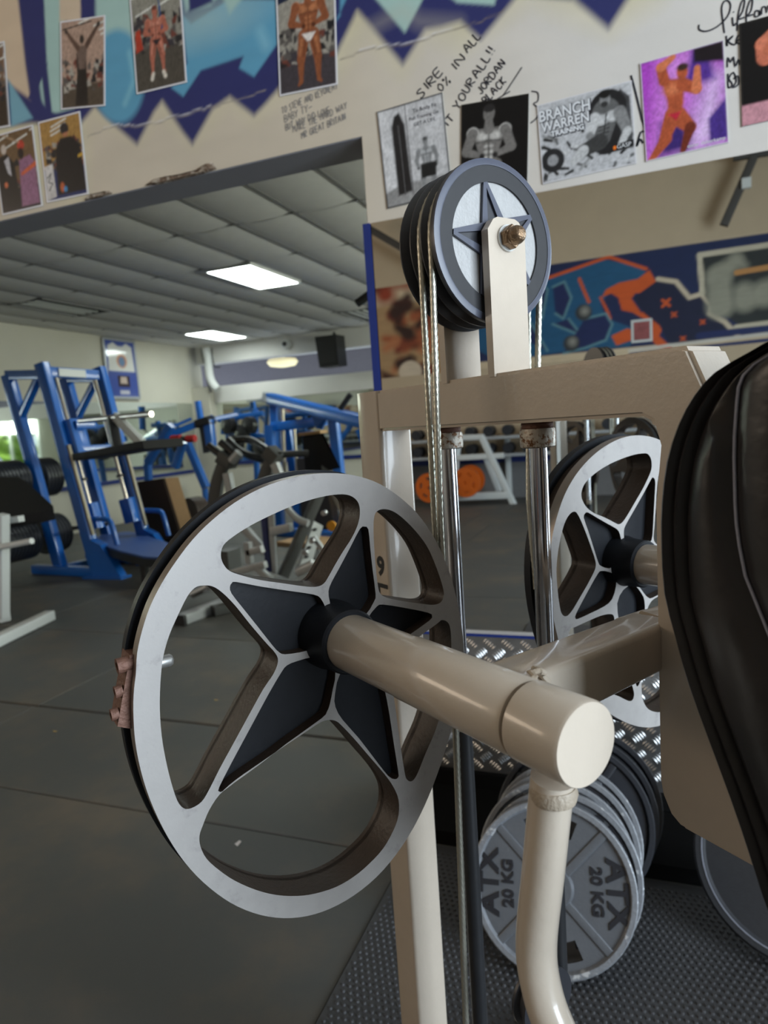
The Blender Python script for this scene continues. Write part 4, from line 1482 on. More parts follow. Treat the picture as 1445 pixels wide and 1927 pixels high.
def ph_costume(c, A_):
    gymbg(c, A_, (108, 82, 54), (30, 26, 30), 0.30, 5)
    c.poly([(0, .1), (A_ * .5, .06), (A_ * .46, .6), (A_ * .3, .74), (A_ * .12, .72), (0, .6)], (22, 20, 22), .012)
    c.ell((A_ * .24, .80), .045, .06, (196, 182, 170))
    c.poly([(A_ * .22, .66), (A_ * .34, .70), (A_ * .36, .45), (A_ * .28, .5)], (188, 184, 188), .008)
    c.poly([(A_ * .52, .05), (A_ * .95, .05), (A_ * .95, .55), (A_ * .85, .66), (A_ * .58, .62)], (146, 100, 128), .012)
    c.ell((A_ * .66, .80), .06, .06, (186, 60, 44))
    c.ell((A_ * .64, .70), .05, .07, (34, 22, 22))
    c.cap((A_ * .62, .45), (A_ * .98, .54), .022, .03, (206, 96, 60))
    c.ell((A_ * .2, .36), .03, .035, (206, 110, 70))
    c.cap((A_ * .25, .98), (A_ * .62, .84), .01, .01, (170, 140, 110))


def ph_coat(c, A_):
    gymbg(c, A_, (168, 128, 70), (34, 48, 96), 0.40, 6)
    c.poly([(A_ * .30, .06), (A_ * .98, .06), (A_ * .92, .62), (A_ * .74, .74), (A_ * .48, .74), (A_ * .34, .6)], (28, 26, 28), .012)
    c.ell((A_ * .6, .84), .07, .075, (44, 40, 42))
    c.poly([(A_ * .54, .79), (A_ * .68, .80), (A_ * .66, .75), (A_ * .58, .74)], (170, 110, 80), .008)
    c.poly([(0.02, .02), (A_ * .26, .05), (A_ * .24, .46), (A_ * .04, .44)], (206, 200, 196), .008)
    c.line([(A_ * .08, .3), (A_ * .18, .34), (A_ * .10, .24), (A_ * .2, .22), (A_ * .1, .14)], .012, (40, 40, 44))
    c.ell((A_ * .42, .15), .035, .06, (190, 96, 56))
    c.ell((A_ * .49, .12), .03, .035, (70, 140, 190))
    c.poly([(A_ * .85, .46), (A_, .48), (A_, .52), (A_ * .85, .5)], (190, 150, 60), .006)


def ph_edge(c, A_):
    gymbg(c, A_, (120, 92, 70), (52, 40, 30), 0.4, 8)


GRY = ((132, 132, 132), (66, 66, 66), (196, 196, 196))


def ph_bag(c, A_):
    c.poly([(0, 0), (A_, 0), (A_, .2), (0, .2)], (150, 148, 146), .02)
    c.poly([(0, .2), (A_, .2), (A_, 1), (0, 1)], (196, 194, 194), .02)
    c.poly([(0, .15), (A_ * .2, .2), (A_ * .16, 1), (0, 1)], (214, 212, 212), .01)
    c.line([(A_ * .43, 0), (A_ * .43, 1)], .012, (120, 118, 118), .006)
    c.noise(.12, 14, 4)
    c.poly([(A_ * .2, .1), (A_ * .42, .12), (A_ * .4, .8), (A_ * .33, .93), (A_ * .25, .9), (A_ * .2, .8)], (40, 38, 38), .012)
    c.line([(A_ * .31, .1), (A_ * .30, .8)], .012, (90, 88, 88))
    figure(c, A_ * .68, .62, .56, 'down', GRY, (34, 34, 34))
    c.poly([(A_ * .57, .22), (A_ * .80, .22), (A_ * .82, .36), (A_ * .58, .36)], (34, 34, 34), .01)


def ph_most(c, A_):
    c.poly([(0, 0), (A_, 0), (A_, 1), (0, 1)], (14, 13, 14), .02)
    figure(c, A_ * .42, .95, 1.35, 'most', ((118, 114, 110), (40, 38, 38), (196, 192, 186)), (12, 12, 12))


def ph_bench(c, A_):
    c.poly([(0, 0), (A_, 0), (A_, 1), (0, 1)], (190, 190, 192), .02)
    r_ = random.Random(5)
    for k in range(40):
        x, z = r_.uniform(0, A_), r_.uniform(0, .6)
        g_ = r_.choice([20, 40, 60, 100, 150, 200])
        c.cap((x, z), (x + r_.uniform(-.15, .15), z + r_.uniform(-.1, .1)), .02, .015, (g_, g_, g_))
    c.poly([(.0, .62), (A_ * .56, .66), (A_ * .56, .95), (0, .93)], (176, 176, 178), .03)
    c.poly([(A_ * .62, .2), (A_ * .98, .2), (A_ * .97, .82), (A_ * .88, .94), (A_ * .78, .8)], (70, 70, 72), .01)
    c.ell((A_ * .13, .27), .15, .15, (40, 40, 42))
    c.ell((A_ * .13, .27), .07, .07, (150, 150, 152))
    # seated figure
    c.cap((A_ * .74, .74), (A_ * .70, .36), .23, .17, (34, 34, 36))
    c.cap((A_ * .72, .70), (A_ * .66, .42), .17, .12, (96, 96, 96))
    c.ell((A_ * .66, .62), .095, .065, GRY[2], .02)
    c.ell((A_ * .79, .64), .095, .065, GRY[2], .02)
    c.line([(A_ * .725, .68), (A_ * .68, .40)], .014, (40, 40, 40))
    for k in range(4):
        c.line([(A_ * (.64 - .004 * k), .54 - .045 * k), (A_ * (.75 - .006 * k), .55 - .045 * k)], .010, (44, 44, 44))
    c.cap((A_ * .60, .66), (A_ * .54, .46), .07, .05, GRY[2])
    c.cap((A_ * .54, .46), (A_ * .60, .36), .05, .04, GRY[0])
    c.cap((A_ * .86, .66), (A_ * .93, .42), .08, .06, GRY[0])
    c.cap((A_ * .93, .42), (A_ * .86, .28), .05, .04, GRY[2])
    c.cap((A_ * .64, .36), (A_ * .46, .30), .10, .08, (60, 60, 60))
    c.cap((A_ * .46, .30), (A_ * .36, .20), .07, .05, GRY[2])
    c.ell((A_ * .72, .86), .065, .085, GRY[0])
    c.ell((A_ * .72, .92), .07, .05, (24, 24, 24))
    c.ell((A_ * .71, .80), .045, .035, (50, 50, 50))
    c.poly([(A_ * .76, .20), (A_ * .99, .22), (A_ * .99, .30), (A_ * .76, .28)], (26, 26, 28), .006)
    c.ell((A_ * .79, .245), .02, .025, (232, 120, 40), .006)


def ph_purple(c, A_):
    c.poly([(0, 0), (A_, 0), (A_, 1), (0, 1)], (172, 70, 190), .02)
    c.poly([(A_ * .10, 0), (A_ * .55, 0), (A_ * .5, .5), (A_ * .9, 1.0), (A_ * .3, 1)], (222, 150, 226), .15, .85)
    c.poly([(A_ * .45, .0), (A_ * .9, 0), (A_, .7), (A_ * .8, .75)], (226, 196, 236), .12, .8)
    c.poly([(A_ * .5, .62), (A_ * .62, .98), (A_ * .82, .98), (A_ * .88, .66)], (84, 48, 140), .04)
    c.poly([(A_ * .15, .0), (A_ * .55, .0), (A_ * .55, .35), (A_ * .2, .35)], (60, 40, 110), .05, .8)
    c.poly([(A_ * .78, .05), (A_, .05), (A_, .45), (A_ * .78, .28)], (70, 46, 128), .02)
    c.poly([(A_ * .64, .86), (A_, .80), (A_, 1), (A_ * .64, 1)], (26, 18, 24), .02)
    R_ = ((176, 84, 52), (112, 46, 30), (212, 120, 80))
    c.cap((A_ * .26, .18), (A_ * .06, .0), .06, .03, R_[0]); c.cap((A_ * .36, .40), (A_ * .24, .18), .085, .055, R_[0])
    c.cap((A_ * .42, .38), (A_ * .56, .24), .09, .06, R_[0]); c.cap((A_ * .56, .24), (A_ * .46, .03), .055, .03, R_[1])
    c.poly([(A_ * .24, .78), (A_ * .52, .74), (A_ * .50, .50), (A_ * .46, .38), (A_ * .30, .38), (A_ * .30, .55)], R_[0], .015)
    c.ell((A_ * .38, .66), .10, .06, R_[2], .02, .7)
    c.cap((A_ * .28, .76), (A_ * .25, .90), .055, .05, R_[0]); c.cap((A_ * .25, .90), (A_ * .40, .97), .045, .03, R_[2])
    c.cap((A_ * .50, .68), (A_ * .66, .60), .065, .05, R_[0]); c.cap((A_ * .66, .60), (A_ * .68, .80), .05, .03, R_[2])
    c.ell((A_ * .50, .80), .055, .075, R_[0]); c.ell((A_ * .51, .85), .055, .035, (60, 40, 34))
    c.poly([(A_ * .30, .42), (A_ * .46, .42), (A_ * .40, .34)], (190, 40, 60), .01)


def ph_right(c, A_):
    c.poly([(0, 0), (A_, 0), (A_, 1), (0, 1)], (12, 10, 12), .02)
    c.poly([(0, 0), (A_, 0), (A_, .2), (0, .2)], (196, 140, 150), .01)
    c.cap((A_ * .32, .62), (A_ * .28, .75), .08, .06, (196, 110, 84)); c.cap((A_ * .28, .75), (A_ * .45, .85), .06, .05, (206, 120, 92))
    figure(c, A_ * .6, .98, .9, 'flex', ((186, 104, 76), (110, 50, 36), (216, 140, 108)), (20, 20, 60))


INK = mat('black_marker_ink', (0.02, 0.02, 0.03), 0.5, var=0.1)
INKG = mat('faded_pencil_ink', (0.27, 0.25, 0.235), 0.7, var=0.1)
PRW = mat('white_print_ink', (0.75, 0.76, 0.78), 0.5, var=0.02)


def ex_bench(q, P, e1, e2, h_, A_):
    pass


def word(txt, size, x, z, sx=1.0, dark=0.0, bold=0.0):
    def fn(q, P, e1, e2, h_, A_):
        o_ = P(A_ * x, z) + (e1 * 0.006 - e2 * 0.006 + V((0, 0.0003, 0))) * (1 if dark else 0) * h_
        text_into(q, txt, size * h_, o_, e1, e2, V((0, -1, 0)), 0, sx=sx, bold=bold * h_)
    return fn


BW_ = [('BRANCH', .19, .29, .84, .86), ('WARREN', .17, .29, .70, .86), ('TRAINING', .09, .31, .595, 1.0)]
BENCH_X = [('lettering_outline', INK, word(t_, s_, x, z, sx, 1, 0.012)) for t_, s_, x, z, sx in BW_] + \
          [('lettering', PRW, word(t_, s_, x, z, sx, 0, 0.004)) for t_, s_, x, z, sx in BW_] + [('lettering', PRW, word('GASP', .075, .885, .248))]


def ex_purple(q, P, e1, e2, h_, A_):
    text_into(q, 'oscar dalterkamp', 0.052 * h_, P(A_ * .74, .055), e1, e2, V((0, -1, 0)), 0)


photo('tall photo of a dark figure doing pull-ups, left of the wall', [(112, 42), (198, 29), (200, 200), (118, 207)], ph_pullup, n=(48, 90))
photo('tilted gym photo of a bare-chested man flexing on dark floor', [(239, -2), (338, -26), (355, 152), (264, 180)], ph_stand, n=(56, 88))
photo('gym photo of a bodybuilder in white trunks above the pencil note', [(517, -10), (629, -30), (638, 155), (530, 186)], ph_trunks, n=(60, 90))
photo('photo of two costumed people, one in black suit, lowest left', [(-8, 256), (64, 235), (80, 388), (0, 407)], ph_costume, n=(50, 80))
photo('photo of a person in a long dark coat beside the costumed pair', [(72, 230), (153, 210), (166, 365), (90, 383)], ph_coat, n=(50, 80))
photo('brown gym photo cut off by the left picture edge', [(-70, 96), (4, 80), (25, 237), (-52, 252)], ph_edge, n=(36, 70))
photo('grey photo of a punch bag and standing athlete left of the sheave', [(712, 208), (838, 176), (846, 362), (727, 397)], ph_bag, border=(60, 58, 58), bw=0.012, n=(66, 92),
      extra=[('inscription', INK, word('To Body Fit', .055, .72, .90)), ('inscription', INK, word('Full Training Go', .05, .70, .83)), ('inscription', INK, word('GET A LIFE', .05, .70, .765))])
photo('black photo of a lit posing torso behind the sheave top', [(872, 195), (998, 179), (990, 345), (864, 366)], ph_most, bw=0.0, n=(66, 92))
photo('wide grey training poster with bold lettering and a seated lifter', [(1010, 197), (1188, 155), (1198, 305), (1022, 350)], ph_bench, bw=0.012, n=(100, 84),
      extra=BENCH_X)
photo('purple stage photo of a posing red-tanned bodybuilder', [(1207, 120), (1363, 75), (1369, 270), (1213, 305)], ph_purple, bw=0.008, n=(72, 92),
      extra=[('caption', PRW, ex_purple)])
photo('dark stage photo with pink bottom edge at the top right corner', [(1400, 42), (1550, 5), (1540, 205), (1386, 243)], ph_right, bw=0.0, n=(60, 84))

# handwriting --------------------------------------------------------------
G = {'A': [[(0, 0), (.4, 1), (.8, 0)], [(.15, .4), (.65, .4)]], 'B': [[(0, 0), (0, 1), (.5, .9), (.5, .6), (0, .5), (.6, .4), (.55, .05), (0, 0)]], 'C': [[(.7, .85), (.4, 1), (.05, .6), (.1, .15), (.4, 0), (.7, .15)]],
     'D': [[(0, 0), (0, 1), (.5, .9), (.7, .5), (.5, .1), (0, 0)]], 'E': [[(.6, 1), (0, 1), (0, 0), (.6, 0)], [(0, .5), (.5, .5)]], 'F': [[(.6, 1), (0, 1), (0, 0)], [(0, .5), (.5, .5)]],
     'G': [[(.7, .85), (.4, 1), (.05, .6), (.1, .15), (.4, 0), (.7, .2), (.7, .45), (.4, .45)]], 'H': [[(0, 0), (0, 1)], [(.6, 0), (.6, 1)], [(0, .5), (.6, .5)]], 'I': [[(.2, 0), (.2, 1)]], 'J': [[(.5, 1), (.5, .2), (.3, 0), (0, .2)]],
     'K': [[(0, 0), (0, 1)], [(.6, 1), (0, .45), (.6, 0)]], 'L': [[(0, 1), (0, 0), (.55, 0)]], 'M': [[(0, 0), (.1, 1), (.4, .4), (.7, 1), (.8, 0)]], 'N': [[(0, 0), (0, 1), (.6, 0), (.6, 1)]],
     'O': [[(.4, 1), (.05, .7), (.1, .2), (.4, 0), (.7, .3), (.7, .75), (.4, 1)]], 'P': [[(0, 0), (0, 1), (.55, .9), (.55, .6), (0, .5)]], 'R': [[(0, 0), (0, 1), (.55, .9), (.5, .6), (0, .5), (.6, 0)]],
     'S': [[(.6, .9), (.3, 1), (.05, .8), (.5, .4), (.5, .1), (.2, 0), (0, .15)]], 'T': [[(0, 1), (.7, 1)], [(.35, 1), (.35, 0)]], 'U': [[(0, 1), (.05, .2), (.3, 0), (.55, .2), (.6, 1)]], 'V': [[(0, 1), (.35, 0), (.7, 1)]],
     'W': [[(0, 1), (.2, 0), (.45, .7), (.7, 0), (.9, 1)]], 'Y': [[(0, 1), (.35, .5), (.7, 1)], [(.35, .5), (.3, 0)]], '!': [[(.15, 1), (.15, .3)], [(.15, .08), (.15, 0)]], '0': [[(.3, 1), (0, .5), (.3, 0), (.6, .5), (.3, 1)]],
     '%': [[(0, .9), (.15, 1), (.2, .8), (0, .9)], [(.6, 1), (.1, 0)], [(.5, .2), (.65, .25), (.6, 0), (.5, .2)]], '-': [[(0, .5), (.9, .6)]], ' ': [], '1': [[(.1, .8), (.3, 1), (.3, 0)]], '+': [[(0, .5), (.6, .5)], [(.3, .2), (.3, .8)]]}


def write(mb, txt, p0, p1, hpx, wpx, shear=0.0):
    """marker strokes from p0 to p1 (picture points on the wall), cap height hpx"""
    a, b = PY(*p0, YW), PY(*p1, YW)
    e1 = b - a
    L_ = e1.length
    e1.normalize()
    e2 = V((-e1.z, 0, e1.x))
    k = (PY(p0[0] + 100, p0[1], YW) - a).length / 100
    H_, W_ = hpx * k, wpx * k
    wid = [(max([q[0] for st_ in G[ch] for q in st_]) if G[ch] else 0.45) + 0.28 for ch in txt]
    tot = sum(wid)
    x = 0
    rr = random.Random(len(txt) * 7 + int(p0[0]))
    for ch, w in zip(txt, wid):
        j = rr.uniform(-.07, .07)
        for st_ in G[ch]:
            pts = [a + e1 * ((x + q[0] + shear * q[1]) / tot * L_) + e2 * ((q[1] + j) * H_) for q in st_]
            ribbon(mb, pts, W_)
        x += w


def ribbon(mb, pts, w):
    pts = [V((p.x, YW - 0.0012, p.z)) for p in smooth_open(pts, 3)]
    l, r_ = [], []
    for i, p in enumerate(pts):
        d_ = (pts[min(i + 1, len(pts) - 1)] - pts[max(i - 1, 0)])
        if d_.length < 1e-9:
            d_ = V((1, 0, 0))
        d_.normalize()
        n_ = V((-d_.z, 0, d_.x)) * w / 2
        l.append(p + n_); r_.append(p - n_)
    n = len(pts)
    mb.add(l + r_, [(i, i + 1, n + i + 1, n + i) for i in range(n - 1)])


hw = MB()
write(hw, 'SIRE', (792, 186), (838, 133), 15, 2.4)
write(hw, 'IN', (856, 134), (880, 106), 15, 2.4)
write(hw, 'ALL', (880, 100), (908, 66), 16, 2.4)
write(hw, '0%', (830, 174), (852, 152), 15, 2.2)
write(hw, 'YOUR', (862, 207), (898, 150), 15, 2.4)
write(hw, 'ALL!!', (898, 148), (934, 92), 16, 2.6)
write(hw, 'IT', (843, 240), (859, 219), 14, 2.4)
write(hw, 'JORDAN', (905, 178), (954, 118), 14, 2.4)
write(hw, 'BLACK', (915, 196), (956, 152), 14, 2.4)
ribbon(hw, [PY(x, y, YW) for x, y in ((945, 182), (955, 168), (982, 127))], 0.0035)
ribbon(hw, [PY(x, y, YW) for x, y in ((938, 186), (930, 190), (960, 172))], 0.0035)
CURS = [((1200, 88), (1200, 105), (1225, 112), (1265, 95), (1300, 60), (1312, 25), (1305, 5), (1290, 5), (1280, 30), (1285, 80), (1290, 118)),
        ((1318, 62), (1322, 92), (1332, 82)), ((1322, 42), (1323, 45)), ((1335, 110), (1338, 60), (1350, 10), (1362, 2), (1355, 40), (1340, 68), (1362, 62)),
        ((1368, 92), (1368, 45), (1380, 5), (1390, 2), (1384, 40), (1370, 58), (1392, 52)), ((1412, 40), (1400, 40), (1398, 60), (1412, 56), (1414, 38), (1418, 56)),
        ((1422, 52), (1424, 28), (1436, 26), (1440, 46)), ((1444, 20), (1452, 38), (1462, 14), (1450, 70), (1436, 82)),
        ((1296, 128), (1300, 165), (1298, 148), (1322, 128), (1304, 148), (1326, 160), (1334, 146), (1350, 138), (1340, 126), (1332, 150), (1352, 158)),
        ((1300, 240), (1302, 205), (1312, 222), (1322, 202), (1328, 238), (1340, 212), (1344, 232)),
        ((1302, 262), (1304, 312), (1318, 300), (1306, 280), (1322, 258), (1332, 290), (1318, 312), (1340, 300), (1338, 270), (1322, 282))]
for st_ in CURS:
    ribbon(hw, [PY(680 + .5294 * x, .5294 * y, YW) for x, y in st_], 0.0045)
ribbon(hw, [PY(x, y, YW) for x, y in ((1187, 142), (1196, 175), (1208, 225), (1214, 246), (1205, 250), (1198, 276), (1204, 262), (1210, 270))], 0.006)
ribbon(hw, [PY(x, y, YW) for x, y in ((1000, 172), (1012, 175), (1012, 190), (1004, 196), (1014, 205), (1010, 222), (998, 232))], 0.004)
hw.build('marker_writing', INK, wb, smooth=0, recalc=False)
pn = MB()
write(pn, 'TO STEVE AND KEYONEAT', (531, 214), (637, 166), 10, 1.3, .2)
write(pn, 'BABY TY-', (536, 230), (590, 206), 11, 1.3, .2)
write(pn, 'BUT WHY DID LOVE', (538, 246), (622, 212), 10, 1.3, .2)
write(pn, 'MAKE THE HARD WAY', (552, 250), (655, 204), 10, 1.3, .2)
write(pn, 'MR GREAT BRITAIN', (568, 262), (652, 224), 10, 1.5, .2)
pn.build('pencil_note', INKG, wb, smooth=0, recalc=False)

# ================================================================== back room equipment
BLUE = mat('blue_gloss_paint', (0.008, 0.125, 0.50), 0.3, coat=0.3, var=0.08, scale=10)
SILV = mat('silver_frame_paint', (0.42, 0.44, 0.46), 0.4, metal=0.3, var=0.08, scale=15)
GREYM = mat('dark_grey_frame_paint', (0.065, 0.068, 0.07), 0.5, var=0.1, scale=15)
VINYL = mat('black_vinyl_pad', (0.014, 0.014, 0.015), 0.6, var=0.2, scale=30, spec=0.2)
BLKST = mat('black_steel', (0.016, 0.016, 0.018), 0.4, var=0.2, scale=30)
CHR2 = mat('worn_chrome_bar', (0.55, 0.50, 0.44), 0.25, metal=0.9, var=0.1, scale=20)
BLUEV = mat('blue_vinyl', (0.045, 0.10, 0.32), 0.45, var=0.12, scale=20)
CARPET = mat('brown_carpet', (0.045, 0.028, 0.018), 0.95, var=0.35, scale=120, bump=0.5, bscale=160)
PLY = mat('raw_plywood', (0.42, 0.26, 0.13), 0.7, var=0.2, scale=18, stretch=(1, 1, 8))
REDG = mat('red_grip_foam', (0.50, 0.02, 0.02), 0.5, var=0.1)
BRPL = mat('rusty_brown_plate', (0.055, 0.035, 0.026), 0.6, var=0.3, scale=40)
BEIGEST = mat('beige_steel_strip', (0.42, 0.37, 0.27), 0.4, metal=0.3, var=0.1)
ORANGE = mat('orange_plate_urethane', (0.62, 0.12, 0.010), 0.42, var=0.12, scale=20)


def part(name, m_, parent, fn, smooth=40):
    b = MB()
    fn(b)
    return b.build(name, m_, parent, smooth=smooth)


def pbeam(parent, name, m_, p, q, w=0.09, h=None, up=(0, 0, 1)):
    return MB().beam(p, q, w, h or w, up=up).build(name, m_, parent)


def ptube(parent, name, m_, pts, r, n=12, sm=True):
    return MB().tube(smooth_open(pts, 4) if (sm and len(pts) > 2) else pts, r, n).build(name, m_, parent)


# blue leaning squat rack -----------------------------------------------------
f1 = PZ(187, 1085, 0.0)
t1_ = PY(78, 684, f1.y)
LV = t1_ - f1
t2_ = PZ(186, 692, t1_.z - 0.02)
f2 = t2_ - LV * (t2_.z / LV.z)
tR = PY(15, 706, f1.y + 0.1)
fR = tR - LV * (tR.z / LV.z) + V((0.0, 0.0, 0))
tR2 = tR + (t2_ - t1_); fR2 = fR + (f2 - f1)
rack = thing('squat_rack', 'tall blue leaning squat rack with chrome guide rods', 'squat rack', f1)
for p, q in ((f1, t1_), (f2, t2_), (fR, tR), (fR2, tR2)):
    pbeam(rack, 'upright', BLUE, p, q, 0.10, 0.13, up=(1, 0, 0))
dn = LV.normalized()
cb1, cb2 = t1_ - dn * 0.09, t2_ - dn * 0.09
pbeam(rack, 'crossbar', BLUE, cb1, cb2, 0.08, 0.11)
mid = cb1.lerp(cb2, 0.45)
ax = (cb2 - cb1).normalized()
part('name_plate', WHITEP, rack, lambda b: b.beam(mid - ax * 0.16 + V((0.047, -0.02, 0)), mid + ax * 0.16 + V((0.047, -0.02, 0)), 0.012, 0.085))
for a_, b_ in ((t1_, tR), (t2_, tR2)):
    pbeam(rack, 'top_rail', BLUE, a_ - dn * 0.12, b_, 0.08, 0.10)
    m0 = (a_ - dn * 0.12).lerp(b_, 0.12); m1 = b_ - dn * 0.5
    pbeam(rack, 'brace', BLUE, m0, m1, 0.07, 0.07)
pbeam(rack, 'base_rail', BLUE, f1 + V((0, 0, .05)), fR + V((-0.4, 0, .05)), 0.10)
pbeam(rack, 'base_rail', BLUE, f2 + V((0, 0, .05)), fR2 + V((-0.4, 0, .05)), 0.10)
pbeam(rack, 'base_crossbar', BLUE, fR + V((0, 0, .05)), fR2 + V((0, 0, .05)), 0.10)
for ff in (f1, f2):
    o_ = ff
    part('foot_gusset', BLUE, rack, lambda b: b.prism([(-0.05, 0.0), (0.34, 0.0), (0.34, 0.02), (0.12, 0.36), (-0.02, 0.42)][::1], [], o_ + V((0.02, 0.02, 0)), V((1, 0, 0)), V((0, 0, 1)), V((0, -1, 0)), 0.0, 0.10), 0)
    part('foot_plate', BLUE, rack, lambda b: b.aabb(o_.x - 0.12, o_.x + 0.40, o_.y - 0.12, o_.y + 0.04, 0.0, 0.02), 0)
for k, (p, q) in enumerate(((f1.lerp(f2, 0.17), t1_.lerp(t2_, 0.17)), (f1.lerp(f2, 0.86), t1_.lerp(t2_, 0.86)))):
    v_ = q - p
    ptube(rack, 'guide_rod', CHR2, [p + v_ * 0.34, p + v_ * 0.95], 0.025)
    part('lower_block', BLUE, rack, lambda b: b.beam(p + v_ * 0.22, p + v_ * 0.34, 0.12, 0.15, up=(1, 0, 0)))
    part('rod_stop', BLKST, rack, lambda b: b.tube([p + v_ * 0.45, p + v_ * 0.462], 0.045, 12))
for k, (p, v_) in enumerate(((f1, LV), (f2, t2_ - f2))):
    q0 = p + v_ * 0.20 + V((0.09, -0.02, 0)); q1 = p + v_ * 0.62 + V((0.09, -0.02, 0))
    pbeam(rack, 'catch_strip', BEIGEST, q0, q1, 0.035, 0.03)
    hh = p + v_ * 0.27 + V((0.05, 0.06, 0))
    ptube(rack, 'catch_handle', BLUE, [hh, hh + V((0.20, 0.0, -0.01)), hh + V((0.26, 0, -0.06)), hh + V((0.31, 0, -0.30))], 0.028)
# carriage
c0, c1 = f1 + LV * 0.58 + V((0.02, 0, 0)), f2 + (t2_ - f2) * 0.58 + V((0.02, 0, 0))
cr = MB()
cr.beam(c0.lerp(c1, .04) + V((0.06, 0, .02)), c0.lerp(c1, .9) + V((0.06, 0, .02)), 0.10, 0.12)
cr.beam(c0.lerp(c1, .10) + V((0.06, 0, .30)), c0.lerp(c1, .42) + V((0.06, 0, .30)), 0.09, 0.09)
cr.build('carriage', BLUE, rack)
part('carriage_plate', BLUE, rack, lambda b: b.beam(c0.lerp(c1, .14) + V((.07, 0, 0)), c0.lerp(c1, .14) + V((0.0, 0, .36)), .16, .1, up=(1, 0, 0)))
sh0 = PY(172, 858, f1.y - 0.05); sh1 = PY(308, 834, f1.y - 0.55)
part('shoulder_pad', VINYL, rack, lambda b: b.beam(sh0, sh1, 0.40, 0.075))
ptube(rack, 'bar', CHR2, [PY(150, 792, f1.y - .1), PY(285, 779, f1.y - .35)], 0.028, sm=False)
pbeam(rack, 'pad_post', BLKST, PY(210, 786, f1.y - .2), PY(222, 850, f1.y - .25), 0.09)
pbeam(rack, 'pad_strut', WHITEP, PY(218, 784, f1.y - .22), PY(268, 836, f1.y - .4), 0.06, 0.09)
ptube(rack, 'locking_bar', BLKST, [PY(138, 994, f1.y - .05), PY(206, 985, f2.y - .1)], 0.022, sm=False)

# black plates on the rack pegs
pm = MB().lathe([(0.026, -0.02), (0.10, -0.02), (0.11, -0.012), (0.185, -0.012), (0.195, -0.021), (0.222, -0.021), (0.226, -0.015), (0.226, 0.015), (0.222, 0.021), (0.195, 0.021), (0.185, 0.012), (0.11, 0.012), (0.10, 0.02), (0.026, 0.02)],
                O0, V((0, 1, 0)), 40, closed=True).mesh('weight_plate', BLKPL, smooth=30)
for nm, px in (('lower', (66, 1010)), ('upper', (48, 902))):
    pc = PY(px[0], px[1], fR.y)
    part('plate_peg', CHR2, rack, lambda b: b.tube([pc + V((0, -0.62, 0)), pc + V((0, 0.42, 0))], 0.024, 12))
    ys = [-0.12 - 0.048 * k for k in range(9)] + [0.13 + 0.048 * k for k in range(5)]
    for k, yy in enumerate(ys):
        o = bpy.data.objects.new('weight_plate', pm)
        COL.objects.link(o)
        o.location = pc + V((0, yy, -0.0))
        WLOC[o.name] = V(o.location)
        tag(o, 'black weight plate on the %s rack peg, %s the blue upright' % (nm, 'in front of' if yy < 0 else 'beyond'), 'weight plate', 'black plates on the %s peg of the blue rack' % nm)

# bench with white frame at the left edge ---------------------------------------
bp = PZ(6, 1172, 0.0)
ben = thing('weight_bench', 'black padded bench on a white steel frame at the left edge', 'bench', bp)
pbeam(ben, 'post', WHITEP, bp + V((0, 0, 0.05)), PY(4, 968, bp.y), 0.085)
pbeam(ben, 'foot', WHITEP, PZ(-60, 1232, 0.045), PZ(94, 1158, 0.045), 0.09, 0.08)
pbeam(ben, 'base_rail', WHITEP, bp + V((-0.9, 0.25, 0.05)), bp + V((0.03, 0.0, 0.05)), 0.09, 0.08)
ptube(ben, 'plate_peg', WHITEP, [PY(-40, 1038, bp.y - .1), PY(60, 1018, bp.y - .1)], 0.024, sm=False)
zt = 0.60
pq = [PY(x, y, yy_) for x, y, yy_ in ((-100, 900, 4.9), (34, 897, 4.9), (52, 908, 4.8), (100, 952, 4.35), (101, 958, 4.32), (70, 965, 4.25), (-100, 990, 4.1))]
part('seat_pad', VINYL, ben, lambda b: b.rings([[v + V((0, 0, -0.09)) for v in pq], [v for v in pq]]), 30)
part('pad_frame', WHITEP, ben, lambda b: b.beam(PY(-60, 990, bp.y + .1), PY(40, 976, bp.y + .1), 0.06, 0.05))

# blue topped low platform ----------------------------------------------------
pl = [PZ(x, y, 0.34) for x, y in ((172, 1018), (190, 1006), (240, 1000), (262, 1003), (300, 1016), (352, 1034), (348, 1044), (318, 1050), (270, 1047), (225, 1036))]
plat = thing('step_platform', 'low platform with blue vinyl top and black underside', 'platform', V((sum(p.x for p in pl) / 10, sum(p.y for p in pl) / 10, 0)))
part('top_pad', BLUEV, plat, lambda b: b.rings([[v + V((0, 0, -0.02)) for v in pl], pl]), 30)
part('frame', BLKST, plat, lambda b: b.rings([[v + V((0, 0, -0.10)) for v in pl], [v + V((0, 0, -0.022)) for v in pl]]), 30)
for k in (1, 3, 5, 8):
    pbeam(plat, 'leg', BLKST, pl[k].lerp(WLOC[plat.name] + V((0, 0, .34)), 0.25) + V((0, 0, -0.08)), V((*(pl[k].lerp(WLOC[plat.name], 0.25)).xy, 0.0)), 0.06)

# carpet-faced plywood box ----------------------------------------------------
bx = [PY(x, y, 6.9) for x, y in ((236, 910), (306, 900), (340, 1012), (268, 1022))]
bo = V((0.16, 0.10, 0.0))
box_ = thing('plyo_box', 'leaning plywood box side with brown carpet face', 'box', V((bx[3].x, bx[3].y, 0)))
part('carpet_face', CARPET, box_, lambda b: b.rings([bx, [v + bo * 0.15 for v in bx]]), 0)
part('plywood_panel', PLY, box_, lambda b: b.rings([[v + bo * 0.16 for v in bx], [v + bo for v in bx]]), 0)
dz = min(bx[2].z, bx[3].z)
part('prop_block', BLKST, box_, lambda b: b.aabb(bx[3].x + .02, bx[2].x + .1, 6.86, 7.02, 0.0, dz + 0.02), 0)

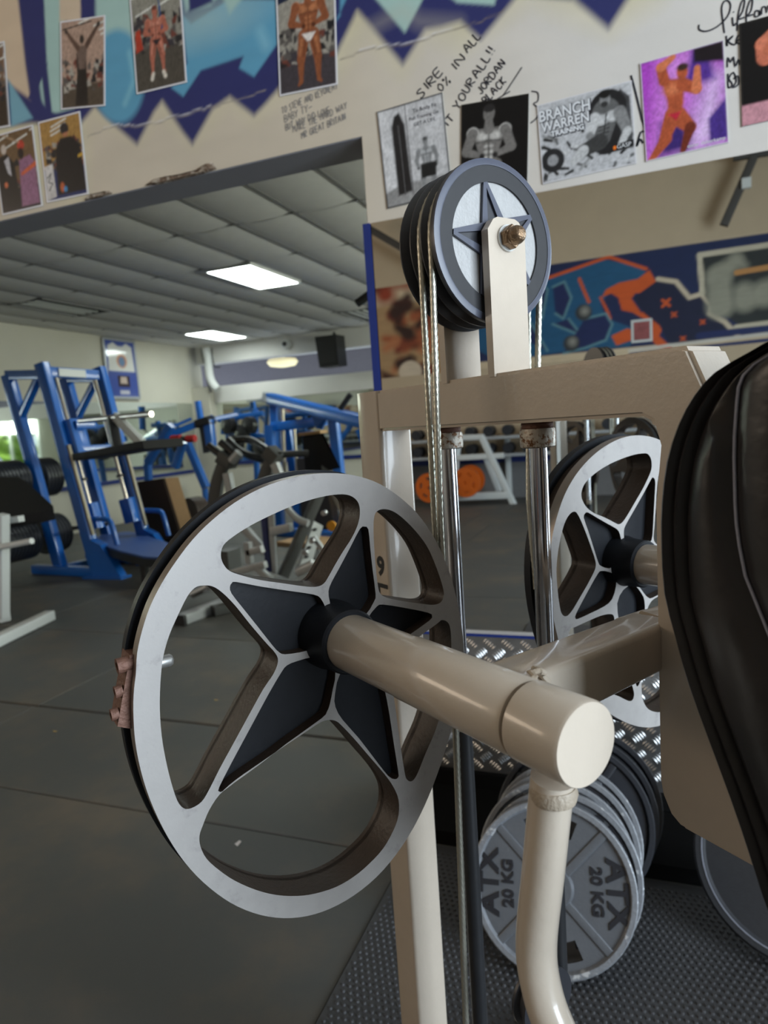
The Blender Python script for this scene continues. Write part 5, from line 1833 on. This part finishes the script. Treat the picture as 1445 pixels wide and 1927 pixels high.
# brown plates standing on the floor ------------------------------------------
pc = PZ(362, 992, 0.0)
bpm = MB().lathe([(0.03, -0.025), (0.2, -0.02), (0.235, -0.026), (0.24, 0.0), (0.235, 0.026), (0.2, 0.02), (0.03, 0.025)], O0, V((0.35, 1, 0)), 36, closed=True).mesh('weight_plate', BRPL, smooth=30)
for k in range(4):
    o = bpy.data.objects.new('weight_plate', bpm)
    COL.objects.link(o)
    o.location = V((pc.x + 0.02 * k, pc.y + 0.056 * k, 0.24))
    WLOC[o.name] = V(o.location)
    tag(o, 'brown worn weight plate standing behind the plywood box', 'weight plate', 'brown plates behind the plywood box')

# blue incline machine with red grips -----------------------------------------
Yq = 8.6
o = thing('incline_press', 'blue incline press with red foam grips before the left mirror', 'gym machine', V((*PZ(330, 935, 0).xy, 0)))
U = lambda x, y, d=0.0: PY(x, y, Yq + d)
pbeam(o, 'leg', BLUE, U(278, 872), U(322, 800), 0.11)
pbeam(o, 'leg', BLUE, U(352, 832, .2), U(388, 918, .2), 0.11)
pbeam(o, 'leg', BLUE, U(345, 832, -.3), U(330, 880, -.3), 0.10)
pbeam(o, 'arm', BLUE, U(300, 826), U(402, 786, .4), 0.10)
pbeam(o, 'arm', BLUE, U(396, 790, .4), U(446, 780, .8), 0.07)
pbeam(o, 'arm', BLUE, U(305, 812), U(360, 788, .3), 0.05)
part('pivot_block', BLKST, o, lambda b: b.beam(U(374, 798, .3), U(398, 790, .3), 0.2, 0.12))
pbeam(o, 'post', BLUE, U(392, 790, .3), U(398, 840, .3), 0.13)
pbeam(o, 'weight_arm', BLKST, U(384, 800, .3), U(392, 852, .3), 0.12)
ptube(o, 'grip', REDG, [U(323, 826, -.4), U(340, 825, -.4)], 0.055, sm=False)
ptube(o, 'grip', REDG, [U(352, 826, -.4), U(367, 825, -.4)], 0.055, sm=False)
ptube(o, 'grip_bar', BLKST, [U(336, 826, -.38), U(354, 826, -.38)], 0.04, sm=False)
g0 = PZ(300, 930, 0.05); g1 = PZ(395, 925, 0.05)
pbeam(o, 'base_rail', WHITEP, g0, g1, 0.12, 0.10)
pbeam(o, 'base_post', BLUE, U(278, 872), V((U(270, 872).x, Yq, 0.06)), 0.1)

# big blue beam machine -------------------------------------------------------
Yq = 8.2
o = thing('cable_press_machine', 'large blue machine with sloping top beam behind the grey press', 'gym machine', V((*PZ(560, 950, 0).xy, 0)))
pbeam(o, 'top_beam', BLUE, U(508, 750), U(690, 795, -1.0), 0.13, 0.15)
part('end_cap', SILV, o, lambda b: b.beam(U(497, 747), U(509, 750), 0.12, 0.14))
for x0, y0, x1, y1, d in ((517, 755, 521, 905, 0), (508, 800, 512, 905, -.3), (541, 800, 556, 905, .3), (627, 785, 640, 905, -.5)):
    pbeam(o, 'post', BLUE, U(x0, y0, d), U(x1, y1, d), 0.12)
pbeam(o, 'cross_rail', BLUE, U(512, 804, -.2), U(612, 792, -.2), 0.12)
g0, g1, g2, g3 = U(580, 765, -.35), U(622, 777, -.45), U(606, 808, -.4), U(596, 806, -.4)
gus = [g0, g1, g2, g3]
hol = [g0.lerp(g2, .25).lerp(g1, .12), g1.lerp(g3, .28), g2.lerp(g0, .38)]
part('gusset', BLUE, o, lambda b: b.rings([[v + V((0, -.02, 0)) for v in gus], [v + V((0, .02, 0)) for v in gus]]), 0)
pbeam(o, 'base_rail', BLUE, V((*U(508, 905).xy, 0.06)), V((*U(645, 905, -.5).xy, 0.06)), 0.12)
for xx in (520, 556, 640):
    q = U(xx, 905)
    pbeam(o, 'post_foot', BLUE, q, V((q.x, q.y, 0.04)), 0.12)
ptube(o, 'guide_rod', CHR2, [U(531, 765), U(535, 905)], 0.03, sm=False)
ptube(o, 'guide_rod', CHR2, [U(553, 800, .2), U(560, 905, .2)], 0.025, sm=False)
ptube(o, 'handle', BLKST, [U(640, 770, -.8), U(655, 748, -.8), U(660, 742, -.8)], 0.035, sm=False)
part('weight_stack', BLKST, o, lambda b: b.box(V((U(600, 905).x, Yq, 0.55)), (0.45, 0.3, 1.0)), 0)
pbeam(o, 'timber_base', PLY, V((*U(540, 930, -.6).xy, 0.03)), V((*U(660, 930, -.9).xy, 0.03)), 0.5, 0.06)

# second blue frame in front of the far mirror, left of the pier
o = thing('pulldown_frame', 'slim blue frame standing against the far mirror', 'gym machine', V((*PZ(450, 915, 0).xy, 0)))
Yq = 11.2
pbeam(o, 'post', BLUE, U(480, 770), U(484, 905), 0.09)
pbeam(o, 'post', BLUE, U(372, 755), U(379, 800), 0.10)
pbeam(o, 'top_rail', BLUE, U(412, 790), U(495, 778), 0.10)
pbeam(o, 'mid_rail', BLUE, U(418, 812), U(500, 822), 0.10)
for x, y in ((430, 800), (455, 815), (470, 800), (445, 835), (490, 840)):
    part('plate_horn', BLKST, o, lambda b: b.lathe([(0.03, -.1), (0.16, -.06), (0.16, .06), (0.03, .1)], U(x, y, -.2), V((0.3, 1, 0)), 20))
pbeam(o, 'post', BLUE, U(384, 905), V((U(384, 905).x, Yq, 0)), 0.09)
pbeam(o, 'post', BLUE, U(484, 900), V((U(484, 900).x, Yq, 0)), 0.09)

# incline pad -----------------------------------------------------------------
Yq = 6.4
o = thing('incline_bench', 'grey steel bench with upright black incline pad behind the near cam', 'bench', V((*PZ(615, 985, 0).xy, 0)))
fa = [U(596, 822), U(609, 816), U(640, 880), U(602, 890)]
part('back_pad', VINYL, o, lambda b: b.rings([[v + V((-.20, .06, 0.01)) for v in fa], [v + V((-.03, .0, 0.012)) for v in fa], fa]), 30)
part('pad_top', PLY, o, lambda b: b.beam(fa[0] + V((-.2, .05, .035)), fa[1] + V((0, 0, .02)), 0.12, 0.03))
pbeam(o, 'spine', GREYM, U(612, 880), V((*PZ(640, 1000, 0.05).xy, 0.05)), 0.08)
pbeam(o, 'strut', SILV, U(618, 905), V((*PZ(668, 1010, 0.05).xy, 0.05)), 0.06)
pbeam(o, 'base_rail', GREYM, V((*PZ(600, 1000, 0.04).xy, 0.04)), V((*PZ(690, 1015, 0.04).xy, 0.04)), 0.08)
part('yellow_tag', mat('yellow_tag_plastic', (0.75, 0.32, 0.01), 0.5), o, lambda b: b.lathe([(0.001, -.01), (0.05, -.01), (0.05, .01), (0.001, .01)], PY(624, 990, 5.9), V((0, 1, 0)), 16))

# grey plate-loaded press ------------------------------------------------------
Yq = 5.3
o = thing('leg_press_machine', 'grey and silver plate-loaded press with curved arms behind the near cam', 'gym machine', V((*PZ(470, 1110, 0).xy, 0)))
for pts, r_ in ((((432, 852), (420, 875), (408, 915), (402, 970)), 0.05), (((522, 850), (508, 872), (497, 905), (492, 945)), 0.05)):
    q = smooth_open([U(x, y) for x, y in pts], 4)
    b = MB()
    sec = rrect(0.06, 0.13, 0.01)
    fr = frames(q)
    b.rings([[p + V((sx * 1.0, 0, 0)) * 1.0 + V((0, sy, 0)) if False else p + V((sy, 0, 0)) + V((0, sx, 0)) for sx, sy in sec] for p in q])
    b.build('curved_arm', GREYM, o)
pbeam(o, 'arm_link', SILV, U(428, 890, -.1), U(438, 945, -.1), 0.07)
pbeam(o, 'arm_link', SILV, U(517, 872, -.1), U(530, 905, -.1), 0.07)
part('hub_block', GREYM, o, lambda b: b.beam(U(417, 858), U(440, 872), 0.16, 0.12))
part('hub_block', GREYM, o, lambda b: b.beam(U(505, 848), U(524, 866), 0.16, 0.12))
ptube(o, 'pivot', SILV, [U(436, 868, -.12), U(450, 852, -.12)], 0.04, sm=False)
ptube(o, 'handle', BLKST, [U(392, 838), U(422, 862)], 0.035, sm=False)
ptube(o, 'handle', BLKST, [U(415, 832), U(430, 845), U(447, 860)], 0.035)
ptube(o, 'handle', BLKST, [U(430, 828, .3), U(455, 850, .2), U(485, 862, .1), U(512, 866)], 0.035)
ptube(o, 'handle', BLKST, [U(445, 828, .3), U(470, 828, .3), U(490, 838, .1), U(505, 848)], 0.035)
ptube(o, 'handle', BLKST, [U(515, 856), U(580, 853, .2)], 0.03, sm=False)
# lower part seen through the cam
Yq = 4.9
pbeam(o, 'column', mat('blue_label_column', (0.02, 0.03, 0.12), 0.4), U(497, 960), U(508, 1075), 0.055, 0.055, up=(1, 0, 0))
pbeam(o, 'rail', SILV, U(510, 955), U(516, 1078), 0.03, 0.05, up=(1, 0, 0))
pbeam(o, 'main_beam', GREYM, U(601, 928, .2), U(532, 1085, -.1), 0.08)
pbeam(o, 'side_beam', SILV, U(452, 985), U(500, 1040), 0.06)
ptube(o, 'curved_tube', SILV, [U(530, 930), U(543, 960), U(562, 978), U(580, 985)], 0.03)
pbeam(o, 'foot_bar', SILV, U(512, 1000), U(548, 992), 0.07)
for x0, y0, x1, y1 in ((422, 1082, 500, 1062), (480, 1065, 510, 1092), (466, 1020, 470, 1060), (466, 1040, 494, 1033), (430, 1092, 512, 1090), (560, 1078, 600, 1062)):
    pbeam(o, 'base_tube', SILV, U(x0, y0, -.25), U(x1, y1, -.25), 0.055)
part('weight_carriage', GREYM, o, lambda b: b.box(U(430, 1055, .1), (0.13, 0.2, 0.2)), 0)
part('hole_plate', SILV, o, lambda b: b.beam(U(598, 985, .3), U(570, 1075, .1), 0.02, 0.12))
for k in range(5):
    p = U(598, 985, .28).lerp(U(570, 1075, .08), 0.12 + 0.19 * k)
    part('pin_hole', BLKST, o, lambda b: b.tube([p + V((0, -.03, 0)), p + V((0, .0, 0))], 0.013, 10))
pbeam(o, 'seat_link', SILV, U(590, 1010), U(618, 1050), 0.04)
ptube(o, 'roller', SILV, [U(560, 1075, -.2), U(590, 1060, -.2)], 0.035, sm=False)
for x, y in ((575, 1040), (588, 1018), (610, 965)):
    part('bolt', CHROME, o, lambda b: b.lathe([(0.001, -.02), (.022, -.02), (.022, .02), (.001, .02)], U(x, y, -.05), V((0, 1, 0)), 10))
q0, q1 = PZ(342, 1166, 0.04), PZ(440, 1128, 0.04)
pbeam(o, 'floor_foot', SILV, q0, q1, 0.10, 0.08)
part('foot_cap', BLKST, o, lambda b: b.beam(q0, q0 + (q0 - q1).normalized() * 0.03, 0.104, 0.084))
pbeam(o, 'floor_rail', GREYM, PZ(400, 1150, 0.04), PZ(560, 1110, 0.04), 0.09, 0.08)
ptube(o, 'foot_roller', CHROME, [PY(362, 1118, 4.45), PY(392, 1104, 4.45)], 0.035, sm=False)

# upright just behind the wall end -----------------------------------------------
o = thing('pull_up_station', 'black upright with rubber grip showing at the wall end', 'gym machine', V((*PZ(720, 1230, 0).xy, 0)))
b0 = PY(704, 640, 3.6)
pbeam(o, 'upright', BLKST, V((b0.x + .03, 3.6, 0)), V((b0.x + .03, 3.6, b0.z + .15)), 0.07)
ptube(o, 'grip', VINYL, [PY(672, 571, 3.5), PY(712, 542, 3.58)], 0.022, sm=False)
pbeam(o, 'arm', BLKST, PY(705, 547, 3.6), V((b0.x + .03, 3.6, b0.z + .10)), 0.05)

# fittings of the back room ---------------------------------------------------
sp_ = thing('loudspeaker', 'black loudspeaker hung under the far roof beam', 'loudspeaker', PY(614, 692, RY1 - .4))
Yq = RY1 - 0.45
fa = [U(592, 634), U(631, 629), U(637, 687), U(601, 692)]
part('cabinet', BLACKP, sp_, lambda b: b.rings([fa, [v + V((0.03, .34, 0)) for v in fa]]), 0)
fb = [fa[0].lerp(fa[2], .08), fa[1].lerp(fa[3], .08), fa[2].lerp(fa[0], .08), fa[3].lerp(fa[1], .08)]
part('grille', mat('speaker_grille_cloth', (0.02, 0.02, 0.02), 0.9, bump=0.5, bscale=200), sp_, lambda b: b.rings([[v + V((0, -.02, 0)) for v in fb], [v + V((0, .005, 0)) for v in fb]]), 0)
part('bracket', BLKST, sp_, lambda b: b.beam(U(628, 625, .1), U(640, 690, .2), 0.04, 0.04))
d_ = thing('dome_camera', 'small white dome camera on the far roof beam', 'camera', PY(540, 649, RY1 - .1))
pc = PY(540, 648, RY1 - 0.1)
part('housing', WHITEP, d_, lambda b: b.lathe([(0.11, 0), (0.10, .06), (0.07, .1)], pc, V((0, -1, 0)), 20))
part('lens', BLACKP, d_, lambda b: b.lathe([(0.05, .09), (0.045, .12), (0.02, .135)], pc, V((0, -1, 0)), 16))
Yq = RY1 - 0.28
dp = thing('drain_pipe', 'fat white pipe elbow in the far left corner', 'pipe', U(408, 735))
part('pipe', WHITEP, dp, lambda b: b.tube(smooth_open([U(387, 656), U(391, 675), U(394, 705), U(400, 722), U(410, 733)], 4), [0.085] * 17, 16))
part('pipe_collar', WHITEP, dp, lambda b: b.tube([U(392, 668), U(392, 675)], 0.105, 16))
ptube(dp, 'cable', BLACKP, [U(378, 655, -.05), U(381, 672, -.05), U(386, 690, -.05), U(390, 720, -.05), U(398, 738, -.05)], 0.012)
ptube(dp, 'cable', BLACKP, [U(398, 655, -.05), U(400, 675, -.05), U(404, 690, -.05), U(415, 690, 0)], 0.014)
lc = PY(531, 676, RY1 + 1.2)
lamp = thing('globe_lamp', 'cream oval lamp glass beyond the far slit opening', 'lamp', lc - V((0, 0, .17)))
part('glass', mat('cream_lamp_glass', (0.8, 0.75, 0.5), 0.4, emit=(1, .9, .5), estr=0.6), lamp, lambda b: b.lathe([(0.30, 0), (0.34, -.06), (0.28, -.14), (0.1, -.17)], lc, V((0, 0, 1)), 24))
part('stem', WHITEP, lamp, lambda b: b.tube([lc, V((lc.x, lc.y, 3.26))], 0.05, 12))

# framed shirt on the left wall ------------------------------------------------
fc = [PX(x, y, RX0 + 0.03) for x, y in ((192, 637), (250, 642), (263, 748), (206, 750))]
wv = (fc[1] - fc[0] + fc[2] - fc[3]) / 2
hv = ((fc[0] - fc[3]) + (fc[1] - fc[2])) / 2
W_, H_ = wv.length, hv.length
cc = sum(fc, V()) / 4
ff = thing('framed_shirt', 'silver framed white sports shirt on the left block wall', 'picture frame', cc - V((0, 0, H_ / 2)))
e1, e2 = V((0, 1, 0)), V((0, 0, 1))
for s_ in (-1, 1):
    part('frame_rail', SILV, ff, lambda b: b.beam(cc + e1 * (s_ * W_ / 2) - e2 * (H_ / 2), cc + e1 * (s_ * W_ / 2) + e2 * (H_ / 2), 0.05, 0.04, up=(1, 0, 0)))
    part('frame_rail', SILV, ff, lambda b: b.beam(cc - e1 * (W_ / 2) + e2 * (s_ * H_ / 2), cc + e1 * (W_ / 2) + e2 * (s_ * H_ / 2), 0.04, 0.05))
c = Canvas(0, 1, 0, 1, 40, 60, (74, 92, 168))
c.poly([(.06, .46), (.10, .90), (.28, .96), (.42, .90), (.58, .90), (.72, .96), (.90, .90), (.94, .46)], (226, 226, 224), .015)
c.ell((.52, .64), .17, .12, (210, 140, 90), .02)
c.ell((.52, .63), .11, .09, (110, 140, 180), .02)
c.poly([(.32, .18), (.72, .18), (.72, .38), (.32, .38)], (60, 48, 52), .01)
c.poly([(.40, .24), (.64, .24), (.62, .36), (.42, .36)], (210, 190, 180), .01)
c.poly([(.36, .05), (.68, .05), (.68, .12), (.36, .12)], (206, 206, 220), .01)
me = c.mesh('picture', lambda x, z: cc + e1 * ((x - .5) * W_ * .96) + e2 * ((z - .5) * H_ * .97) + V((0.012, 0, 0)) - WLOC[ff.name], mat('framed_print_under_glass', (1, 1, 1), 0.12, var=0.02, attr='Col', coat=0.6))
q = bpy.data.objects.new('picture', me)
COL.objects.link(q)
q.parent = ff

# ================================================================== hall behind the camera, seen in the mirror
YM = YW - 0.010
YV = 2 * YM - HALL[2]


def RV(x, y, Yv=None, z=None):
    p = PY(x, y, Yv) if Yv is not None else PZ(x, y, z)
    return V((p.x, 2 * YM - p.y, p.z))


mz = lambda x, y: (RV(x, y, YV).x, RV(x, y, YV).z)
MZ = lambda *P: [mz(x, y) for x, y in P]
zt_, zb_ = mz(1040, 497)[1], mz(1040, 668)[1]
x0_, x1_ = mz(690, 560)[0] - 0.4, mz(1600, 500)[0]
cm = Canvas(x0_, x1_, zb_ - 0.12, zt_ + 0.02, 330, 110, (206, 186, 156))
nvb, tl_, org, cld, lbl_ = (22, 36, 78), (26, 84, 122), (208, 88, 34), (20, 25, 56), (96, 140, 152)
xm = mz(860, 560)[0]
cm.poly([(xm, zb_), (x1_ + 1, zb_), (x1_ + 1, zt_), (xm, zt_)], nvb, .01)
cm.poly(MZ((880, 560), (1040, 520), (1130, 487), (1212, 502), (1215, 522), (1150, 545), (1130, 572), (1142, 600), (1200, 620), (1185, 652), (1060, 662), (940, 680), (880, 650)), tl_, .01)
cm.poly(MZ((1132, 560), (1140, 545), (1165, 532), (1200, 525), (1222, 508), (1246, 550), (1195, 552), (1188, 562), (1206, 588), (1228, 586), (1250, 610), (1240, 632), (1268, 658), (1240, 655), (1212, 625), (1222, 606), (1190, 588), (1170, 584), (1163, 560), (1150, 552)), org, .008)
cm.poly(MZ((1150, 632), (1180, 618), (1196, 622), (1190, 640), (1160, 650)), org, .008)
cm.line(MZ((960, 545), (1040, 520), (1140, 485), (1148, 484), (1216, 506)), .05, org, .008)
cm.line(MZ((1090, 525), (1098, 545), (1108, 568)), .05, org, .008)
cm.line(MZ((1130, 560), (1145, 590), (1148, 600)), .04, org, .008)
cm.poly(MZ((1192, 560), (1238, 527), (1274, 535), (1296, 562), (1320, 556), (1337, 576), (1334, 590), (1362, 606), (1388, 632), (1260, 648), (1240, 612), (1212, 590)), cld, .008)
cm.line(MZ((1238, 525), (1272, 530), (1297, 560), (1320, 553), (1338, 575), (1335, 590), (1364, 606), (1388, 632)), .07, (206, 190, 166), .01)
cm.poly(MZ((1318, 482), (1445, 462), (1620, 436), (1620, 590), (1445, 605), (1392, 612), (1340, 578), (1322, 550)), (40, 44, 44), .01)
cm.line(MZ((1322, 552), (1316, 480), (1445, 461), (1620, 435)), .08, (200, 190, 168), .008)
cm.line(MZ((1385, 616), (1445, 608), (1620, 586)), .08, (200, 190, 168), .008)
for p, q, r0, r1 in (((1355, 575), (1352, 520), .20, .17), ((1352, 520), (1385, 490), .15, .10), ((1385, 490), (1400, 500), .08, .05), ((1402, 565), (1400, 550), .17, .15), ((1440, 552), (1470, 545), .20, .22)):
    cm.cap(mz(*p), mz(*q), r0, r1, (150, 148, 132), .06, .9)
cm.line(MZ((1386, 513), (1445, 503), (1500, 494)), .08, (190, 136, 80), .008)
for P in (((1040, 540), (1062, 530), (1075, 560), (1060, 600), (1045, 590)), ((1040, 610), (1095, 632), (1070, 600)), ((1100, 600), (1140, 590), (1152, 610), (1140, 640), (1100, 655), (1060, 665)), ((900, 600), (950, 570), (1000, 610), (1030, 660)), ((1000, 520), (1030, 545), (1020, 600))):
    cm.poly(MZ(*P), (24, 36, 84), .012)
    cm.line(MZ(*P), .035, lbl_, .012)
for p in ((1098, 588), (1075, 646)):
    cm.ell(mz(*p), .13, .13, (50, 52, 54), .02)
    cm.ell((mz(*p)[0] + .02, mz(*p)[1] + .02), .06, .06, (150, 148, 140), .05)
for p, r_ in (((1253, 570), .07), ((1268, 592), .045), ((1322, 606), .04), ((1285, 637), .04)):
    for a_ in (pi / 4, -pi / 4):
        x, z = mz(*p)
        cm.line([(x - r_ * cos(a_), z - r_ * sin(a_)), (x + r_ * cos(a_), z + r_ * sin(a_))], r_ * .6, org, .008)
cm.line(MZ((1315, 632), (1445, 618)), .10, (26, 40, 90), .008)
cm.line(MZ((1185, 660), (1260, 650), (1445, 628)), .05, (206, 200, 190), .01)
cm.line(MZ((1186, 668), (1445, 640)), .06, (28, 42, 92), .008)
# brown muscular figure at the left of the wall
cm.poly([(x0_, zb_ - .2), (mz(856, 560)[0], zb_ - .2), (mz(856, 560)[0], zt_ - .3), (x0_, zt_ - .3)], (170, 138, 100), .05)
rr = random.Random(3)
for k in range(46):
    x, y = rr.uniform(715, 840), rr.uniform(535, 730)
    col = rr.choice([(92, 46, 28), (130, 62, 36), (156, 84, 50), (62, 28, 18), (176, 112, 74), (116, 44, 28), (48, 24, 18)])
    a_ = rr.uniform(0, pi)
    p = mz(x, y)
    cm.cap(p, (p[0] + .22 * cos(a_), p[1] + .22 * sin(a_)), rr.uniform(.05, .15), rr.uniform(.03, .1), col, .05, .85)
for p, r_ in (((735, 520), .26), ((765, 525), .22), ((725, 555), .2)):
    cm.ell(mz(*p), r_, r_ * .8, (146, 58, 34), .08, .9)
cm.ell(mz(772, 700), .22, .2, (206, 190, 168), .02)
cm.noise(.08, 60, 8)
me = cm.mesh('mural_paint', lambda x, z: V((x, HALL[2], z)) - WLOC['wall_mural'], ATTR)
q = bpy.data.objects.new('mural_paint', me)
COL.objects.link(q)
q.parent = bpy.data.objects['wall_mural']
# small pink print stuck on the mural
pa, pb = RV(1187, 603, YV), RV(1228, 642, YV)
tp = MB().aabb(min(pa.x, pb.x), max(pa.x, pb.x), HALL[2] + .002, HALL[2] + .012, min(pa.z, pb.z), max(pa.z, pb.z)).build('photo_print', WHITEP, smooth=0)
tag(tp, 'small square pink print with white border on the blue mural', 'photo')
part('print', mat('pink_print', (0.30, 0.08, 0.08), 0.4, var=0.6, scale=7), tp, lambda b: b.aabb(min(pa.x, pb.x) + .04, max(pa.x, pb.x) - .04, HALL[2] + .012, HALL[2] + .015, min(pa.z, pb.z) + .04, max(pa.z, pb.z) - .04), 0)
# low mirrors and navy rail on the mural wall
zn = RV(960, 864, YV).z
struct(wbox('trim_6', HALL[0], HALL[1], HALL[2] - .004, HALL[2] + .03, zn - .05, zn + .05, NAVY))
struct(wbox('trim_7', HALL[0], HALL[1], HALL[2] - .004, HALL[2] + .02, 0.0, zn - .05, mat('grey_dado_paint', (0.16, 0.155, 0.155), 0.7)))
# white A-frame rack with orange plates
Yv = YV - 0.9
ar = thing('plate_rack', 'white A-shaped plate rack with orange plates reflected in the mirror', 'rack', V((RV(905, 950, z=0.0).x, 2 * YM - Yv, 0)))
R_ = lambda x, y, d=0.0: RV(x, y, Yv + d)
zf = lambda p: V((p.x, p.y, 0.0))
pbeam(ar, 'leg', WHITEP, R_(906, 822), R_(968, 952), 0.10)
pbeam(ar, 'leg', WHITEP, R_(862, 822), R_(848, 952, .2), 0.10)
pbeam(ar, 'leg', WHITEP, R_(915, 862, .5), R_(940, 925, .5), 0.10)
pbeam(ar, 'cross_rail', WHITEP, R_(852, 862), R_(948, 857), 0.09)
pbeam(ar, 'cross_rail', WHITEP, R_(840, 936), R_(958, 931), 0.12)
pbeam(ar, 'top_rail', WHITEP, R_(858, 824), R_(910, 822), 0.09)
om = MB()
om.prism(circ(0.245, 40), [slot(.13, .175, k * 2 * pi / 5 - .3, k * 2 * pi / 5 + .3, 5)[::-1] for k in range(5)] + [circ(.03, 16)[::-1]], O0, XL, ZL, V((0, 1, 0)), -.025, .025)
omm = om.mesh('weight_plate', ORANGE, smooth=30)
for (x, y, d), lb in (((877, 908, -.15), 'orange slotted plate in the middle of the white rack in the mirror'), ((886, 902, .15), 'orange slotted plate just behind the middle orange one in the mirror'), ((808, 918, -.3), 'orange slotted plate left of the white rack, partly behind the cables')):
    o = bpy.data.objects.new('weight_plate', omm)
    COL.objects.link(o)
    o.location = R_(x, y, d)
    WLOC[o.name] = V(o.location)
    o.rotation_euler = (0.0, random.uniform(0, 1), 0.15)
    tag(o, lb, 'weight plate', 'orange plates of the white rack')
# dumbbell rack along the mural wall
dr = thing('dumbbell_rack', 'long dark dumbbell rack under the mural reflected in the mirror', 'rack', V((-1.2, -6.9, 0)))
for zz in (0.78, 1.08):
    pbeam(dr, 'shelf', SILV, V((-5.2, -6.95, zz)), V((0.8, -6.95, zz)), 0.42, 0.05)
for xx in (-5.1, -2.2, 0.7):
    pbeam(dr, 'stand', WHITEP, V((xx, -7.2, 0)), V((xx, -7.2, 1.1)), 0.09)
dbm = MB().lathe([(0.002, -.16), (.085, -.16), (.09, -.15), (.09, -.08), (.085, -.07), (.02, -.07), (.018, 0), (.02, .07), (.085, .07), (.09, .08), (.09, .15), (.085, .16), (.002, .16)], O0, V((0, 1, 0)), 16).mesh('dumbbell', BLKPL, smooth=35)
kk = 0
for zz in (0.9, 1.2):
    for i in range(18):
        o = bpy.data.objects.new('dumbbell', dbm)
        COL.objects.link(o)
        o.location = V((-5.0 + i * 0.32, -6.91, zz - .001))
        WLOC[o.name] = V(o.location)
        tag(o, 'black dumbbell on the %s shelf of the rack in the mirror' % ('lower' if zz < 1 else 'upper'), 'dumbbell', 'dumbbells on the %s shelf under the mural' % ('lower' if zz < 1 else 'upper'))
# steel roof braces on the mural wall
for k, (a_, b_, lb) in enumerate((((1418, 296), (1362, 424), 'dark steel roof brace reflected at the top right of the mirror'), ((690, 428), (830, 510), 'dark steel roof brace reflected left of the sheave'))):
    Yq2 = YV - 0.35
    t = thing('roof_brace', lb, 'bracket', RV(*b_, Yq2))
    pbeam(t, 'strut', mat('dark_steel_brace', (0.05, 0.045, 0.04), 0.6), RV(*a_, Yq2), RV(*b_, Yq2), 0.12)
    if k == 0:
        pbeam(t, 'rail', MATS['dark_steel_brace'], RV(1380, 296, Yq2), RV(1600, 262, Yq2), 0.10)
        part('clip', WHITEP, t, lambda b: b.box(RV(1404, 345, Yq2 - .08), (.12, .08, .14)), 0)
# hedge and ground outside the back room window
HEDGE = mat('sunlit_hedge', (0.20, 0.34, 0.05), 0.7, var=0.5, scale=9, bump=1.0, bscale=14)
hb = MB()
nxh, nzh = 40, 14
rr = random.Random(9)
vs = [V((7.2 + 0.35 * rr.random() - 0.02 * j, 2 + 12 * i / nxh, 3.0 * j / nzh)) for j in range(nzh + 1) for i in range(nxh + 1)]
fs = [(j * (nxh + 1) + i, j * (nxh + 1) + i + 1, (j + 1) * (nxh + 1) + i + 1, (j + 1) * (nxh + 1) + i) for j in range(nzh) for i in range(nxh)]
hb.add(vs, fs)
hb.aabb(7.45, 8.6, 2, 14, 0, 2.85)
tag(hb.build('hedge', HEDGE, smooth=0, recalc=False), 'green hedge outside the window reflected in the left mirror', 'hedge')
struct(wbox('ground_outside', 4.8, 16, -8, 16, -0.2, -0.05, mat('pale_paving', (0.4, 0.39, 0.36), 0.8)))
